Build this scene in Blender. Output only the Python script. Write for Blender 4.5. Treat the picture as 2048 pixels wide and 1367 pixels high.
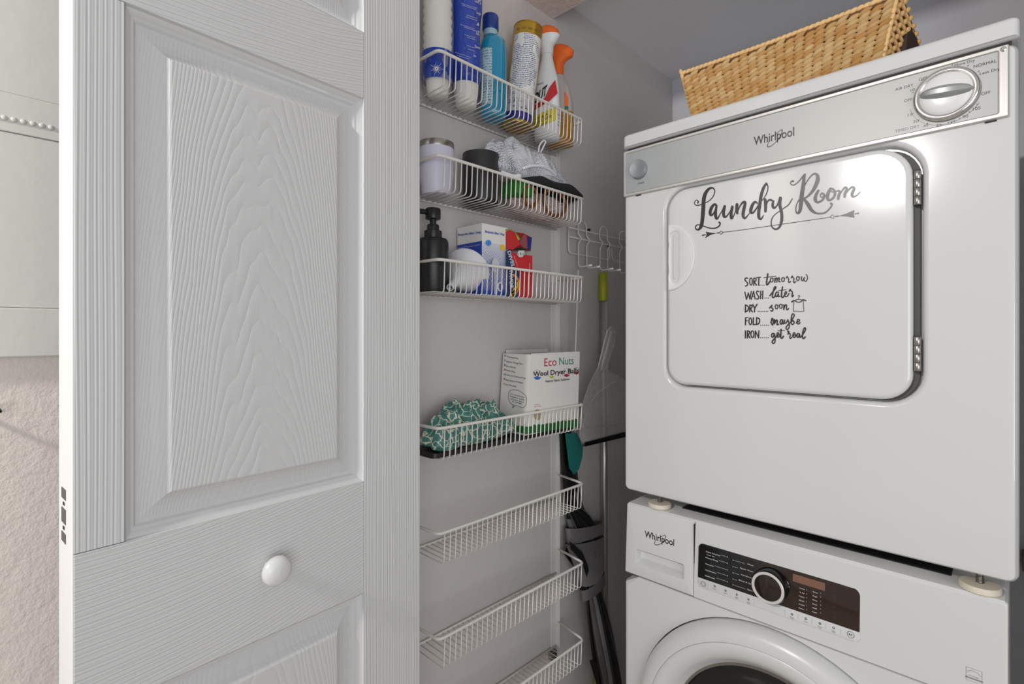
import bpy, bmesh, math, random
from mathutils import Vector, Matrix, noise as mnoise
random.seed(7)
SC = bpy.context.scene
COL = SC.collection
for o in list(bpy.data.objects): bpy.data.objects.remove(o)
PI = math.pi

# ------------------------------------------------------------------ camera, world, lights, exposure
FPX = 1031.0; TH = math.radians(44.35); CYP = 664.0; CXP = 1024.0; CAMZ = 1.2
FW = (-math.sin(TH), math.cos(TH)); RT = (math.cos(TH), math.sin(TH))
cam = bpy.data.cameras.new('camera'); camo = bpy.data.objects.new('camera', cam); COL.objects.link(camo)
camo.location = (0, 0, CAMZ); camo.rotation_euler = (PI/2, 0, TH)
cam.sensor_fit = 'HORIZONTAL'; cam.sensor_width = 36; cam.lens = 36*FPX/2048
cam.shift_y = -(683.5-CYP)/2048; cam.clip_start = 0.01
SC.camera = camo
W = bpy.data.worlds.new('world'); SC.world = W; W.use_nodes = True
W.node_tree.nodes['Background'].inputs[0].default_value = (1.0, 0.985, 0.97, 1)
W.node_tree.nodes['Background'].inputs[1].default_value = 0.42
def area(name, loc, target, sx, sy, power, col=(1, 1, 1)):
    l = bpy.data.lights.new(name, 'AREA'); l.shape = 'RECTANGLE'; l.size = sx; l.size_y = sy; l.energy = power; l.color = col
    o = bpy.data.objects.new(name, l); COL.objects.link(o); o.location = loc
    o.rotation_euler = (Vector(target)-Vector(loc)).to_track_quat('-Z', 'Y').to_euler(); return o
area('room_ceiling_lamp', (-0.46, -1.20, 2.00), (-0.4, 0.9, 1.1), 0.15, 0.15, 19, (1, 0.985, 0.96))
area('closet_fill_light', (1.60, -0.75, 1.10), (-0.5, 1.10, 1.70), 1.8, 1.3, 22, (0.93, 0.96, 1))  # added fill light to brighten the closet ceiling and header, no window built
SC.view_settings.view_transform = 'Standard'; SC.view_settings.look = 'None'
SC.view_settings.gamma = 1; SC.view_settings.exposure = 0.0; SC.view_settings.use_curve_mapping = False

# ------------------------------------------------------------------ photo measure -> point on a real plane
def ray(px, py):
    u = (px-CXP)/FPX; v = (CYP-py)/FPX
    return (FW[0]+u*RT[0], FW[1]+u*RT[1], v)
def onx(px, py, x):
    r = ray(px, py); t = x/r[0]; return (x, r[1]*t, CAMZ+r[2]*t)
def ony(px, py, y):
    r = ray(px, py); t = y/r[1]; return (r[0]*t, y, CAMZ+r[2]*t)

# ------------------------------------------------------------------ materials
def lin(c):
    if isinstance(c, str):
        c = c.lstrip('#'); c = [int(c[i:i+2], 16)/255 for i in (0, 2, 4)]
    return tuple([x/12.92 if x <= .04045 else ((x+.055)/1.055)**2.4 for x in c[:3]])+(1,)
class NT:
    def __init__(s, name):
        s.m = bpy.data.materials.new(name); s.m.use_nodes = True; s.t = s.m.node_tree; s.n = s.t.nodes
        s.b = s.n['Principled BSDF']
    def new(s, typ, **kw):
        x = s.n.new(typ)
        for k, v in kw.items(): setattr(x, k, v)
        return x
    def link(s, a, b): s.t.links.new(a, b)
    def math(s, op, a, b=None, c=None):
        x = s.n.new('ShaderNodeMath'); x.operation = op
        for i, v in enumerate((a, b, c)):
            if v is None: continue
            if isinstance(v, (int, float)): x.inputs[i].default_value = v
            else: s.link(v, x.inputs[i])
        return x.outputs[0]
    def coord(s, scale=(1, 1, 1), kind='Object'):
        tc = s.new('ShaderNodeTexCoord'); mp = s.new('ShaderNodeMapping'); mp.inputs['Scale'].default_value = scale
        s.link(tc.outputs[kind], mp.inputs[0]); return mp.outputs[0]
    def noise(s, vec, scale, detail=2, rough=.5, dist=0):
        x = s.new('ShaderNodeTexNoise'); x.inputs['Scale'].default_value = scale; x.inputs['Detail'].default_value = detail
        x.inputs['Roughness'].default_value = rough; x.inputs['Distortion'].default_value = dist
        if vec is not None: s.link(vec, x.inputs['Vector'])
        return x.outputs['Fac']
    def mix(s, fac, a, b):
        x = s.new('ShaderNodeMix', data_type='RGBA')
        for inp, v in ((x.inputs[0], fac), (x.inputs[6], a), (x.inputs[7], b)):
            if isinstance(v, (int, float)): inp.default_value = v
            elif isinstance(v, tuple): inp.default_value = v
            else: s.link(v, inp)
        return x.outputs[2]
    def bump(s, h, dist, strength=1.0):
        x = s.new('ShaderNodeBump'); x.inputs['Distance'].default_value = dist; x.inputs['Strength'].default_value = strength
        s.link(h, x.inputs['Height']); s.link(x.outputs[0], s.b.inputs['Normal']); return x
    def sep(s, vec):
        x = s.new('ShaderNodeSeparateXYZ'); s.link(vec, x.inputs[0]); return x.outputs
    def set(s, **kw):
        for k, v in kw.items(): s.b.inputs[k.replace('_', ' ')].default_value = v
MC = {}
def mat(name, col, rough=.5, metal=0.0, bump=None, var=0.0, vscale=8, coat=0.0, trans=0.0, ior=1.45, alpha=1.0, spec=None):
    """plain procedural material: colour with slight noise variation, optional noise bump (scale, dist)"""
    if name in MC: return MC[name]
    t = NT(name); c = lin(col); t.set(Roughness=rough, Metallic=metal)
    if coat: t.set(Coat_Weight=coat, Coat_Roughness=.04)
    if trans: t.set(Transmission_Weight=trans, IOR=ior)
    if spec is not None: t.set(Specular_IOR_Level=spec)
    if alpha < 1: t.set(Alpha=alpha)
    v = t.coord()
    d = tuple(x*(1-var) for x in c[:3])+(1,)
    f = t.noise(v, vscale, 3); col_ = t.mix(f, d, c) if var else None
    if col_ is not None: t.link(col_, t.b.inputs['Base Color'])
    else: t.b.inputs['Base Color'].default_value = c
    if bump: t.bump(t.noise(v, bump[0], 3), bump[1])
    MC[name] = t.m; return t.m
def wall_mat(name, col, sc, dist, col2=None):
    t = NT(name); t.set(Roughness=.6, Specular_IOR_Level=.3)
    v = t.coord(); n1 = t.noise(v, sc, 4, .55); n2 = t.noise(v, sc*4, 3, .6); n3 = t.noise(v, 1.6, 2)
    h = t.math('ADD', n1, t.math('MULTIPLY', n2, .35)); t.bump(h, dist)
    c = lin(col); c2 = lin(col2) if col2 else tuple(x*.93 for x in c[:3])+(1,)
    t.link(t.mix(n3, c2, c), t.b.inputs['Base Color']); MC[name] = t.m; return t.m
def paint_flow(t, kind):
    pass
def grain_mat(name, kind, cx=0.0):
    """embossed wood grain under white paint. kind: 'v' stile, 'h' rail, 'c' cathedral panel"""
    t = NT(name); t.set(Roughness=.42, Specular_IOR_Level=.4); t.b.inputs['Base Color'].default_value = lin('#d2d2d2')
    tc = t.new('ShaderNodeTexCoord'); X, Y, Z = t.sep(tc.outputs['Object'])
    def nz(sx, sz, sc, det=2):
        mp = t.new('ShaderNodeMapping'); mp.inputs['Scale'].default_value = (sx, 1, sz); t.link(tc.outputs['Object'], mp.inputs[0])
        return t.noise(mp.outputs[0], sc, det)
    if kind == 'v':
        w = t.math('MULTIPLY', nz(1, .07, 10), 34)
        f = t.math('ADD', t.math('MULTIPLY', X, 1250), w)
    elif kind == 'h':
        w = t.math('MULTIPLY', nz(.22, 1, 7, 3), 44)
        sag = t.math('MULTIPLY', t.math('MULTIPLY', X, X), 520)
        f = t.math('ADD', t.math('SUBTRACT', t.math('MULTIPLY', Z, 1350), sag), w)
    else:
        xc = t.math('SUBTRACT', X, cx); x2 = t.math('MULTIPLY', xc, xc)
        w = t.math('MULTIPLY', nz(1.2, .22, 11, 3), 44)
        f = t.math('ADD', t.math('ADD', t.math('MULTIPLY', x2, 8200), t.math('MULTIPLY', Z, 190)), w)
    s = t.math('SINE', f)
    if kind != 'c': s = t.math('ADD', t.math('MULTIPLY', s, .6), t.math('MULTIPLY', t.math('SINE', t.math('MULTIPLY', f, 1.63)), .4))
    s = t.math('MULTIPLY', t.math('ADD', s, 1), .5); s = t.math('POWER', s, .55 if kind != 'c' else .3)
    amp = t.math('ADD', t.math('MULTIPLY', nz(1, .3, 14), .9), .35)
    fine = nz(90 if kind != 'h' else 6, 4 if kind != 'h' else 90, 1, 3)
    h = t.math('ADD', t.math('MULTIPLY', s, amp), t.math('MULTIPLY', fine, .35))
    t.bump(h, {'v': .00065, 'h': .00055, 'c': .00034}[kind]); MC[name] = t.m; return t.m

M_wall = wall_mat('closet_wall_paint', '#cfcac8', 26, .0016)
M_wall2 = wall_mat('back_wall_paint', '#dcdce2', 22, .001)
M_ceil = wall_mat('closet_ceiling_paint', '#f2f2f4', 18, .0012)
M_head = wall_mat('header_plaster', '#f0e2da', 60, .003, '#e2d0c6')
M_room = wall_mat('room_wall_plaster', '#dfd6cf', 55, .0017, '#dbcfc8')
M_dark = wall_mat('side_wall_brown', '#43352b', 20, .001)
M_floor = wall_mat('floor_vinyl', '#b5aca2', 12, .001)
M_gs = grain_mat('door_grain_stile', 'v'); M_gr = grain_mat('door_grain_rail', 'h'); M_gc = grain_mat('door_grain_panel', 'c', .1896)
M_doorpaint = mat('door_paint', '#d4d4d4', .4, bump=(90, .0004))
M_edge = mat('door_edge_paint', '#f3f2ee', .5, bump=(60, .0004))
M_board = mat('board_paint', '#cfcdc7', .5, bump=(40, .0006), var=.04)
M_enamel = mat('white_enamel', '#d3d3d2', .13, coat=.4)
M_enamel2 = mat('white_washer_enamel', '#d2d2d0', .28, coat=.2)
M_plas = mat('white_plastic', '#e0e0df', .3)
M_wire = mat('white_coated_wire', '#e6e2dc', .35)
M_grey = mat('panel_frame_satin', '#cfccc6', .3, metal=.35)
t = NT('brushed_panel_plate'); t.set(Roughness=.45, Metallic=.25); v = t.coord(); X, Y, Z = t.sep(v)
g = t.math('MULTIPLY_ADD', X, 2.2, 1.25); g.node.use_clamp = True  # bluer towards the left: a reflection put into the plate colour
sp = t.noise(v, 900, 2)
t.link(t.mix(g, lin('#9aa8ab'), lin('#aaaaa8')), t.b.inputs['Base Color']); t.bump(sp, .00004); M_plate = t.m
M_chrome = mat('chrome', '#e6e4e0', .14, metal=1.0)
M_chrome_satin = mat('satin_chrome', '#b9bcc1', .32, metal=.8)
M_steel = mat('brushed_steel', '#a8a49f', .3, metal=1.0)
M_black = mat('black_gloss', '#0b0b0c', .18)
M_blackm = mat('black_matte_plastic', '#151618', .38)
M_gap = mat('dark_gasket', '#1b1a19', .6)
M_ink = mat('vinyl_lettering', '#24211f', .3)
M_print = mat('grey_black_print', '#2e2d2d', .5)
M_whitep = mat('white_print', '#e9e9e9', .5)
M_beige = mat('beige_foot_plastic', '#d8cfbe', .5)

# ------------------------------------------------------------------ mesh helpers (world coordinates in, local mesh out)
def wpos(o):
    p = Vector((0, 0, 0))
    while o: p += o.location; o = o.parent
    return p
def mesh_ob(name, geo, m, parent=None, smooth=False, loc=None):
    V, F = geo[0], geo[1]
    me = bpy.data.meshes.new(name); off = wpos(parent) if (parent and not parent.get('_rot')) else Vector((0, 0, 0))
    o = bpy.data.objects.new(name, me)
    if loc is not None: o.location = Vector(loc)-off; off = Vector(loc)
    me.from_pydata([(v[0]-off.x, v[1]-off.y, v[2]-off.z) for v in V], [], F); me.update()
    if m: me.materials.append(m)
    if len(F) > 5:
        bm = bmesh.new(); bm.from_mesh(me); bmesh.ops.recalc_face_normals(bm, faces=bm.faces); bm.to_mesh(me); bm.free()
    if smooth:
        for p in me.polygons: p.use_smooth = True
        if smooth != 'all':
            me.set_sharp_from_angle(angle=math.radians(smooth if smooth is not True else 35))
    COL.objects.link(o)
    if parent: o.parent = parent
    return o
def merge(*gs):
    V = []; F = []
    for g in gs:
        n = len(V); V += list(g[0]); F += [tuple(i+n for i in f) for f in g[1]]
    return V, F
def xf(g, mx): return [tuple(mx @ Vector(v)) for v in g[0]], g[1]
def tag(o, label=None, cat=None, group=None, kind=None):
    if label: o['label'] = label
    if cat: o['category'] = cat
    if group: o['group'] = group
    if kind: o['kind'] = kind
    return o
def thing(name, label, cat, loc, group=None):
    o = bpy.data.objects.new(name, None); COL.objects.link(o); o.location = loc; o.empty_display_size = .05
    return tag(o, label, cat, group)
def loft(rings, cap0=False, cap1=False, close=True):
    V = []; F = []; n = len(rings[0])
    for r in rings: V += [tuple(p) for p in r]
    for i in range(len(rings)-1):
        a, b = i*n, (i+1)*n
        for j in range(n if close else n-1):
            k = (j+1) % n; F.append((a+j, a+k, b+k, b+j))
    if cap0: F.append(tuple(range(n-1, -1, -1)))
    if cap1: F.append(tuple(range((len(rings)-1)*n, len(rings)*n)))
    return V, F
def box(x0, x1, y0, y1, z0, z1, b=0, seg=2):
    bm = bmesh.new(); bmesh.ops.create_cube(bm, size=1)
    for v in bm.verts: v.co = Vector(((x0+x1)/2+v.co.x*(x1-x0), (y0+y1)/2+v.co.y*(y1-y0), (z0+z1)/2+v.co.z*(z1-z0)))
    if b: bmesh.ops.bevel(bm, geom=list(bm.edges), offset=b, segments=seg, affect='EDGES', profile=.5)
    bm.verts.index_update(); V = [tuple(v.co) for v in bm.verts]; F = [tuple(v.index for v in f.verts) for f in bm.faces]; bm.free(); return V, F
def rr(x0, x1, z0, z1, r, n=8):
    """rounded rectangle, 4 radii (bl, br, tr, tl) or one; counter-clockwise"""
    R = r if isinstance(r, (tuple, list)) else (r,)*4; P = []
    for (cx, cz, rad, a0) in ((x0+R[0], z0+R[0], R[0], PI), (x1-R[1], z0+R[1], R[1], 1.5*PI), (x1-R[2], z1-R[2], R[2], 0), (x0+R[3], z1-R[3], R[3], PI/2)):
        for i in range(n+1):
            a = a0+PI/2*i/n; P.append((cx+rad*math.cos(a), cz+rad*math.sin(a)))
    return P
def Y(P, y): return [(x, y, z) for x, z in P]
def inset(x0, x1, z0, z1, r, d, n=8): 
    R = r if isinstance(r, (tuple, list)) else (r,)*4
    return rr(x0+d, x1-d, z0+d, z1-d, tuple(max(q-d, .0004) for q in R), n)
def plate(x0, x1, z0, z1, r, y0, y1, b, n=8):
    """slab facing -Y: back at y1, front at y0 with rounded edge b"""
    R = [Y(rr(x0, x1, z0, z1, r, n), y1)]
    for i in range(5):
        a = PI/2*i/4; R.append(Y(inset(x0, x1, z0, z1, r, b*(1-math.cos(a)), n), y0+b*(1-math.sin(a))))
    return loft(R, True, True)
def frame(x0, x1, z0, z1, r, w, y0, y1, b=.0008, n=8):
    A = lambda d, y: Y(inset(x0, x1, z0, z1, r, d, n), y)
    return loft([A(0, y1), A(0, y0+b), A(b, y0), A(w-b, y0), A(w, y0+b), A(w, y1), A(0, y1)])
def tube(P, r, seg=8, cap=True, close=False):
    P = [Vector(p) for p in P]; n = len(P); R = r if isinstance(r, (list, tuple)) else [r]*n
    T = []
    for i in range(n):
        a = P[(i-1) % n] if (i > 0 or close) else P[i]; b = P[(i+1) % n] if (i < n-1 or close) else P[i]
        T.append((b-a).normalized() if (b-a).length > 1e-9 else Vector((0, 0, 1)))
    u = T[0].orthogonal().normalized(); rings = []
    for i in range(n):
        u = (u-T[i]*u.dot(T[i])); u = u.normalized() if u.length > 1e-9 else T[i].orthogonal().normalized()
        w = T[i].cross(u)
        rings.append([P[i]+(u*math.cos(2*PI*j/seg)+w*math.sin(2*PI*j/seg))*R[i] for j in range(seg)])
    if close: rings.append(rings[0])
    return loft(rings, cap and not close, cap and not close)
def fillet(P, r, n=4):
    P = [Vector(p) for p in P]; out = [P[0]]
    for i in range(1, len(P)-1):
        a, b, c = P[i-1], P[i], P[i+1]; d1 = (a-b); d2 = (c-b); q = min(r, d1.length*.45, d2.length*.45)
        p0 = b+d1.normalized()*q; p2 = b+d2.normalized()*q
        for k in range(n+1):
            s = k/n; out.append(p0*(1-s)**2+b*2*s*(1-s)+p2*s*s)
    out.append(P[-1]); return out
def lathe(prof, c, seg=32, axis='z', cap=False, sx=1, sy=1, a0=0, a1=2*PI):
    """prof [(r, h)], centre c, axis z (up) or y (-Y is 'h')"""
    full = abs(a1-a0-2*PI) < 1e-6; m = seg if full else seg+1; rings = []
    for r, h in prof:
        ring = []
        for j in range(m):
            a = a0+(a1-a0)*j/seg
            if axis == 'z': ring.append((c[0]+r*sx*math.cos(a), c[1]+r*sy*math.sin(a), c[2]+h))
            elif axis == 'y': ring.append((c[0]+r*math.cos(a), c[1]-h, c[2]+r*math.sin(a)))
            else: ring.append((c[0]+h, c[1]+r*math.cos(a), c[2]+r*math.sin(a)))
        rings.append(ring)
    return loft(rings, cap, cap, close=full)
def catmull(P, n=6):
    out = []
    for i in range(len(P)-1):
        p0 = P[max(i-1, 0)]; p1 = P[i]; p2 = P[i+1]; p3 = P[min(i+2, len(P)-1)]
        for k in range(n):
            s = k/n; out.append(tuple(.5*((2*b)+(-a+c)*s+(2*a-5*b+4*c-d)*s*s+(-a+3*b-3*c+d)*s**3) for a, b, c, d in zip(p0, p1, p2, p3)))
    out.append(tuple(P[-1])); return out
def stroke(P, w=None, n=5, smooth=True):
    """2D stroke: P [(x, y, width)] -> flat polygons with round ends"""
    Q = [(p[0], p[1], p[2] if len(p) > 2 else w) for p in P]
    if smooth and len(Q) > 2: Q = catmull(Q, n)
    V = []; F = []; m = len(Q)
    for i in range(m):
        a = Q[max(i-1, 0)]; b = Q[min(i+1, m-1)]; dx, dy = b[0]-a[0], b[1]-a[1]; L = math.hypot(dx, dy) or 1
        nx, ny = -dy/L*Q[i][2]/2, dx/L*Q[i][2]/2
        V += [(Q[i][0]+nx, Q[i][1]+ny), (Q[i][0]-nx, Q[i][1]-ny)]
    for i in range(m-1): F.append((2*i, 2*i+1, 2*i+3, 2*i+2))
    for q in (Q[0], Q[-1]):
        k = len(V); V += [(q[0]+q[2]/2*math.cos(2*PI*j/10), q[1]+q[2]/2*math.sin(2*PI*j/10)) for j in range(10)]; F.append(tuple(range(k, k+10)))
    return V, F
def poly2(P): return list(P), [tuple(range(len(P)))]
def ell(cx, cy, rx, ry, w, a0=0, a1=2*PI, n=14):
    return stroke([(cx+rx*math.cos(a0+(a1-a0)*i/n), cy+ry*math.sin(a0+(a1-a0)*i/n), w) for i in range(n+1)], smooth=False)
def map2(g, f): return [f(*v) for v in g[0]], g[1]
_tc = {}
def text2(s, size=1.0, align='LEFT', shear=0.0, spacing=1.0, bold=0.0):
    """glyph polygons of a string as 2D mesh (x right, y up, baseline 0)"""
    k = (s, align, shear, spacing, bold)
    if k not in _tc:
        c = bpy.data.curves.new('t', 'FONT'); c.body = s; c.size = 1; c.align_x = align; c.shear = shear; c.space_character = spacing
        c.resolution_u = 3; c.offset = bold
        o = bpy.data.objects.new('t', c); COL.objects.link(o); dg = bpy.context.evaluated_depsgraph_get(); dg.update()
        me = bpy.data.meshes.new_from_object(o.evaluated_get(dg))
        _tc[k] = ([(v.co.x, v.co.y) for v in me.vertices], [tuple(p.vertices) for p in me.polygons])
        bpy.data.objects.remove(o); bpy.data.curves.remove(c); bpy.data.meshes.remove(me)
    V, F = _tc[k]; return [(x*size, y*size) for x, y in V], F
def text_fit(s, w, h, **kw):
    """text scaled to width w and cap height h, left baseline at 0,0"""
    V, F = text2(s, 1, **kw); x0 = min(v[0] for v in V); x1 = max(v[0] for v in V); C = text2('H', 1)[0]; ch = max(v[1] for v in C)
    return [((v[0]-x0)*w/(x1-x0), v[1]*h/ch) for v in V], F
def sm(a, b, x): 
    s = min(1, max(0, (x-a)/(b-a))); return s*s*(3-2*s)

# ------------------------------------------------------------------ the setting
XW = -0.8475; YB = 1.659; ZC = 2.068
def struct(name, geo, m, parent=None, smooth=False):
    o = mesh_ob(name, geo, m, parent, smooth)
    if not parent: o['kind'] = 'structure'
    return o
struct('floor', box(XW-.1, 1.2, -2.2, YB+.1, -.05, 0), M_floor)
struct('wall_left', box(XW-.1, XW, .46, YB+.1, 0, 2.42), M_wall)
struct('wall_room', box(XW-.1, XW, -2.2, .46, 0, 2.42), M_room)
struct('wall_back', box(XW, .40, YB, YB+.1, 0, 2.42), M_wall2)
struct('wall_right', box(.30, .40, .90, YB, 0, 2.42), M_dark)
struct('ceiling', box(XW, .30, 1.0155, YB, ZC, ZC+.05), M_ceil)
struct('trim_1', box(XW, .30, .90, 1.0155, 2.0005, 2.42), M_head)

# folding door leaf (local frame: x along the leaf, -y towards the camera side, z up)
PH = math.radians(4.22)
DN = (-.67655, .06272)
door = bpy.data.objects.new('door_1', None); COL.objects.link(door); door['kind'] = 'structure'; door['_rot'] = 1
door.location = (DN[0], DN[1], 0); door.rotation_euler = (0, 0, PI/2+PH)
DT = .069
def dpart(name, geo, m, smooth=False, par=None): return mesh_ob(name, geo, m, par or door, smooth)
K0, K1, K2, K3 = 0.0, .042, .3371, .445
ZS = [.02, .25, .8080, .9762, 1.5520, 1.6506, 1.93, 2.0]
e = .0006
dpart('stile', box(K2+e, K3, 0, DT, .02, 2.0, .0012), M_gs)
for a, b in ((1, 2), (3, 4), (5, 6)): dpart('stile', box(K0, K1-e*.2, 0, DT, ZS[a]+e, ZS[b]-e, .0006), M_gs)
for a, b in ((0, 1), (2, 3), (4, 5), (6, 7)): dpart('rail', box(K0, K2, 0, DT, ZS[a], ZS[b], .0006), M_gr)
prof = [(0, .0), (.0010, .0045), (.004, .0058), (.007, .0095), (.010, .0105), (.0125, .0140), (.0165, .0150), (.019, .0148), (.027, .0136), (.034, .0108), (.0395, .0066), (.0425, .0030), (.0442, .0024)]
for a, b in ((1, 2), (3, 4), (5, 6)):
    rings = []
    for d, h in prof: rings.append([(K1+d, h, ZS[a]+d), (K2-d, h, ZS[a]+d), (K2-d, h, ZS[b]-d), (K1+d, h, ZS[b]-d)])
    p = dpart('raised_panel', loft(rings[6:], False, True), M_gc)
    q = dpart('panel_moulding', loft(rings[:7]), M_doorpaint, smooth=28)
back = dpart('back_skin', box(K1, K2, .018, DT, .25, 1.93), M_doorpaint)
dpart('edge_strip', box(-.0012, 0, .0008, DT-.0008, .02, 2.0, .0004), M_edge)
# knob
kc = (.1965, 0, .8965)
kp = [(.0085, 0), (.0085, .004), (.0075, .010), (.0100, .010), (.0160, .0125), (.0186, .0165), (.0180, .0215), (.0140, .0255), (.0072, .0275), (.0002, .0280)]
dpart('knob', lathe(kp, kc, 32, 'y'), M_plas, smooth='all')
M_hole = mat('mortise_shadow_metal', '#6d6a66', .45, metal=.6)
for z0, z1 in ((1.0355, 1.0245), (1.0145, .9990), (.9890, .9790)):
    zz0, zz1 = min(z0, z1), max(z0, z1)
    dpart('metal_slot', box(-.0018, -.0011, .031, .052, zz0, zz1, .0003), M_hole)
for z in (1.0195, .9940): dpart('screw_head', lathe([(.0022, .0011), (.0022, .0017), (.0004, .0019)], (0, .042, z), 10, 'y') if False else box(-.0018, -.0011, .038, .045, z-.0018, z+.0018, .0004), M_gap)

# white board with a bead row on the room wall
bt = thing('wall_board', 'white painted wooden board with a row of raised beads on the room wall, far left behind the door', 'wall board', (XW, -.15, 1.171))
bt2 = mesh_ob('lower_rail', box(XW, XW+.016, -.60, .20, 1.171, 1.2285, .0015), M_board, bt)
mesh_ob('panel', box(XW, XW+.013, -.60, .20, 1.2289, 1.4317, .0008), M_board, bt)
mesh_ob('top_rail', box(XW, XW+.0145, -.60, .20, 1.4320, 1.4768, .0008), M_board, bt)
mesh_ob('crown', box(XW, XW+.0135, -.60, .20, 1.4771, 1.92, .0008), M_board, bt)
bead = None
for i in range(26):
    y = .0560-i*.00805
    if bead is None:
        bead = mesh_ob('bead', lathe([(.0033*math.cos(a*PI/10), .0026*math.sin(a*PI/10)) for a in range(6)], (XW+.0144, y, 1.4467), 12, 'x'), M_board, bt, 'all', loc=(XW+.0144, y, 1.4467))
    else:
        c = bead.copy(); COL.objects.link(c); c.parent = bt; c.location = bead.location+Vector((0, y-.0560, 0))
ck = thing('coat_hook', 'small black hook end on the room wall below the white board', 'hook', (XW, .004, 1.11))
mesh_ob('plate', box(XW, XW+.003, -.012, .002, 1.095, 1.125, .001), M_black, ck)
mesh_ob('prong', tube(fillet([(XW+.003, -.006, 1.108), (XW+.022, -.002, 1.104), (XW+.026, .0125, 1.1125)], .008), [.0028]*6+[.0034], 8), M_black, ck, 'all')

# ------------------------------------------------------------------ dryer
FY = .958
dr = thing('dryer', 'white front-loading clothes dryer with laundry room lettering, stacked above the washing machine', 'dryer', (-.2975, 1.23, .863))
bx = (-.6015, .0035, .863, 1.5875)
dx = (-.4985, -.1085, 1.0975, 1.4800); DR = (.036, .040, .050, .040)
rc = (dx[0]-.0030, -.0985, dx[2]-.0035, dx[3]+.0035); RR_ = (.038, .046, .052, .042)
def I(b, r, d, y, n=8): return Y(inset(*b, r, d, n), y)
R = [I(bx, .013, .0, 1.51), I(bx, .013, 0, FY+.012), I(bx, .013, .0012, FY+.0055), I(bx, .013, .0045, FY+.0012), I(bx, .013, .010, FY), I(bx, .013, .0112, FY)]
R += [Y(rr(rc[0]-.0092, rc[1]+.0092, rc[2]-.0092, rc[3]+.0092, tuple(q+.0092 for q in RR_)), FY), Y(rr(rc[0]-.008, rc[1]+.008, rc[2]-.008, rc[3]+.008, tuple(q+.008 for q in RR_)), FY),
      Y(rr(rc[0]-.004, rc[1]+.004, rc[2]-.004, rc[3]+.004, tuple(q+.004 for q in RR_)), FY+.0016),
      Y(rr(rc[0]-.001, rc[1]+.001, rc[2]-.001, rc[3]+.001, tuple(q+.001 for q in RR_)), FY+.006), Y(rr(*rc, RR_), FY+.016)]
mesh_ob('cabinet', loft(R, True, True), M_enamel, dr, 40)
# lid
lb = (-.6025, .0045, 1.5915, 1.6215)
R = [Y(rr(*lb, (.003, .003, .010, .010)), 1.51)]
for i in range(6):
    a = PI/2*i/5; d = .010*(1-math.cos(a)); R.append([(min(max(x, lb[0]+d), lb[1]-d), FY-.004+.010*(1-math.sin(a)), z-d if z > 1.606 else z+min(d, .003)) for x, z in rr(*lb, (.003, .003, .010, .010))])
mesh_ob('lid', loft(R, True, True), M_enamel, dr, 50)
mesh_ob('lid_seam', box(-.594, -.004, FY+.006, 1.5, 1.586, 1.593), M_gap, dr)
# control panel
pb = (-.5984, -.0066, 1.4880, 1.5838)
bez = mesh_ob('control_panel', loft([Y(rr(*pb, .002), FY+.001), Y(rr(*pb, .002), FY-.0045), I(pb, .002, .0012, FY-.0058),
      Y(rr(pb[0]+.0045, pb[1]-.0092, pb[2]+.0048, pb[3]-.0048, .003), FY-.0058), Y(rr(pb[0]+.0055, pb[1]-.0102, pb[2]+.0058, pb[3]-.0058, .003), FY-.0035)], True, True), M_grey, dr, 30)
pl = mesh_ob('face_plate', plate(pb[0]+.0055, pb[1]-.0105, pb[2]+.0060, pb[3]-.0060, .003, FY-.0046, FY-.003, .0005), M_plate, bez)
mesh_ob('corner_screw', lathe([(.0034, 0), (.0034, .001), (.0018, .0018), (.0012, .0008)], (-.0122, FY-.0058, 1.5782), 16, 'y', True), M_chrome, bez, 40)
PY = FY-.0046
def onpanel(px, py, off=0): return ony(px, py, PY-off)
def decal(name, g2, f, m, par): return mesh_ob(name, map2(g2, f), m, par)
# printed words round the dial
words = [('More Dry', 1045, 572, 185), ('NORMAL', 1232, 580, 210), ('Less Dry', 1275, 648, 185), ('OFF', 1238, 848, 84), ('105', 1155, 987, 70), ('90', 1052, 1060, 50),
         ('75', 937, 1112, 42), ('60', 810, 1145, 46), ('40', 690, 1142, 46), ('30', 600, 1105, 46), ('15', 548, 1045, 40), ('OFF', 530, 912, 74), ('10', 572, 818, 38),
         ('AIR DRY', 495, 795, 165), ('OFF', 668, 717, 74), ('TIMED DRY', 522, 1172, 225)]
parts_ = []
for s, cx, cy, w in words:
    a = onpanel(1700+(cx-w/2)/4.557, (cy+w/2*.22)/4.557); b = onpanel(1700+(cx+w/2)/4.557, (cy-w/2*.22)/4.557); c = onpanel(1700+cx/4.557, cy/4.557)
    ww = b[0]-a[0]; h = .0040 if s.isupper() or s[0].isdigit() else .0036
    g = text_fit(s, ww, h); parts_.append(([(x+a[0], y+c[2]-h/2) for x, y in g[0]], g[1]))
g = text_fit('START', .0155, .0029, bold=.01); a = onpanel(1275.5, 369); decal('start_word', ([(x+a[0], y+a[2]+.0002) for x, y in g[0]], g[1]), lambda x, z: (x, PY-.0003, z), M_ink, bez)
for a0 in [-2.75, -2.42, -2.1, -1.8, -1.5, -1.2, -.9, -.62, .55, .95, 1.4, 2.3, 2.75]:
    parts_.append(stroke([(-.071+.0396*math.cos(a0), 1.5365+.0396*math.sin(a0), .0007), (-.071+.0412*math.cos(a0), 1.5365+.0412*math.sin(a0), .0007)], smooth=False))
parts_.append(stroke([(-.071+.0412*math.cos(a), 1.5365+.0412*math.sin(a), .0004) for a in [(-2.95+.1*i) for i in range(25)]], smooth=False))
decal('printed_words', merge(*parts_), lambda x, z: (x, PY-.0003, z), M_ink, bez)
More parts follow.
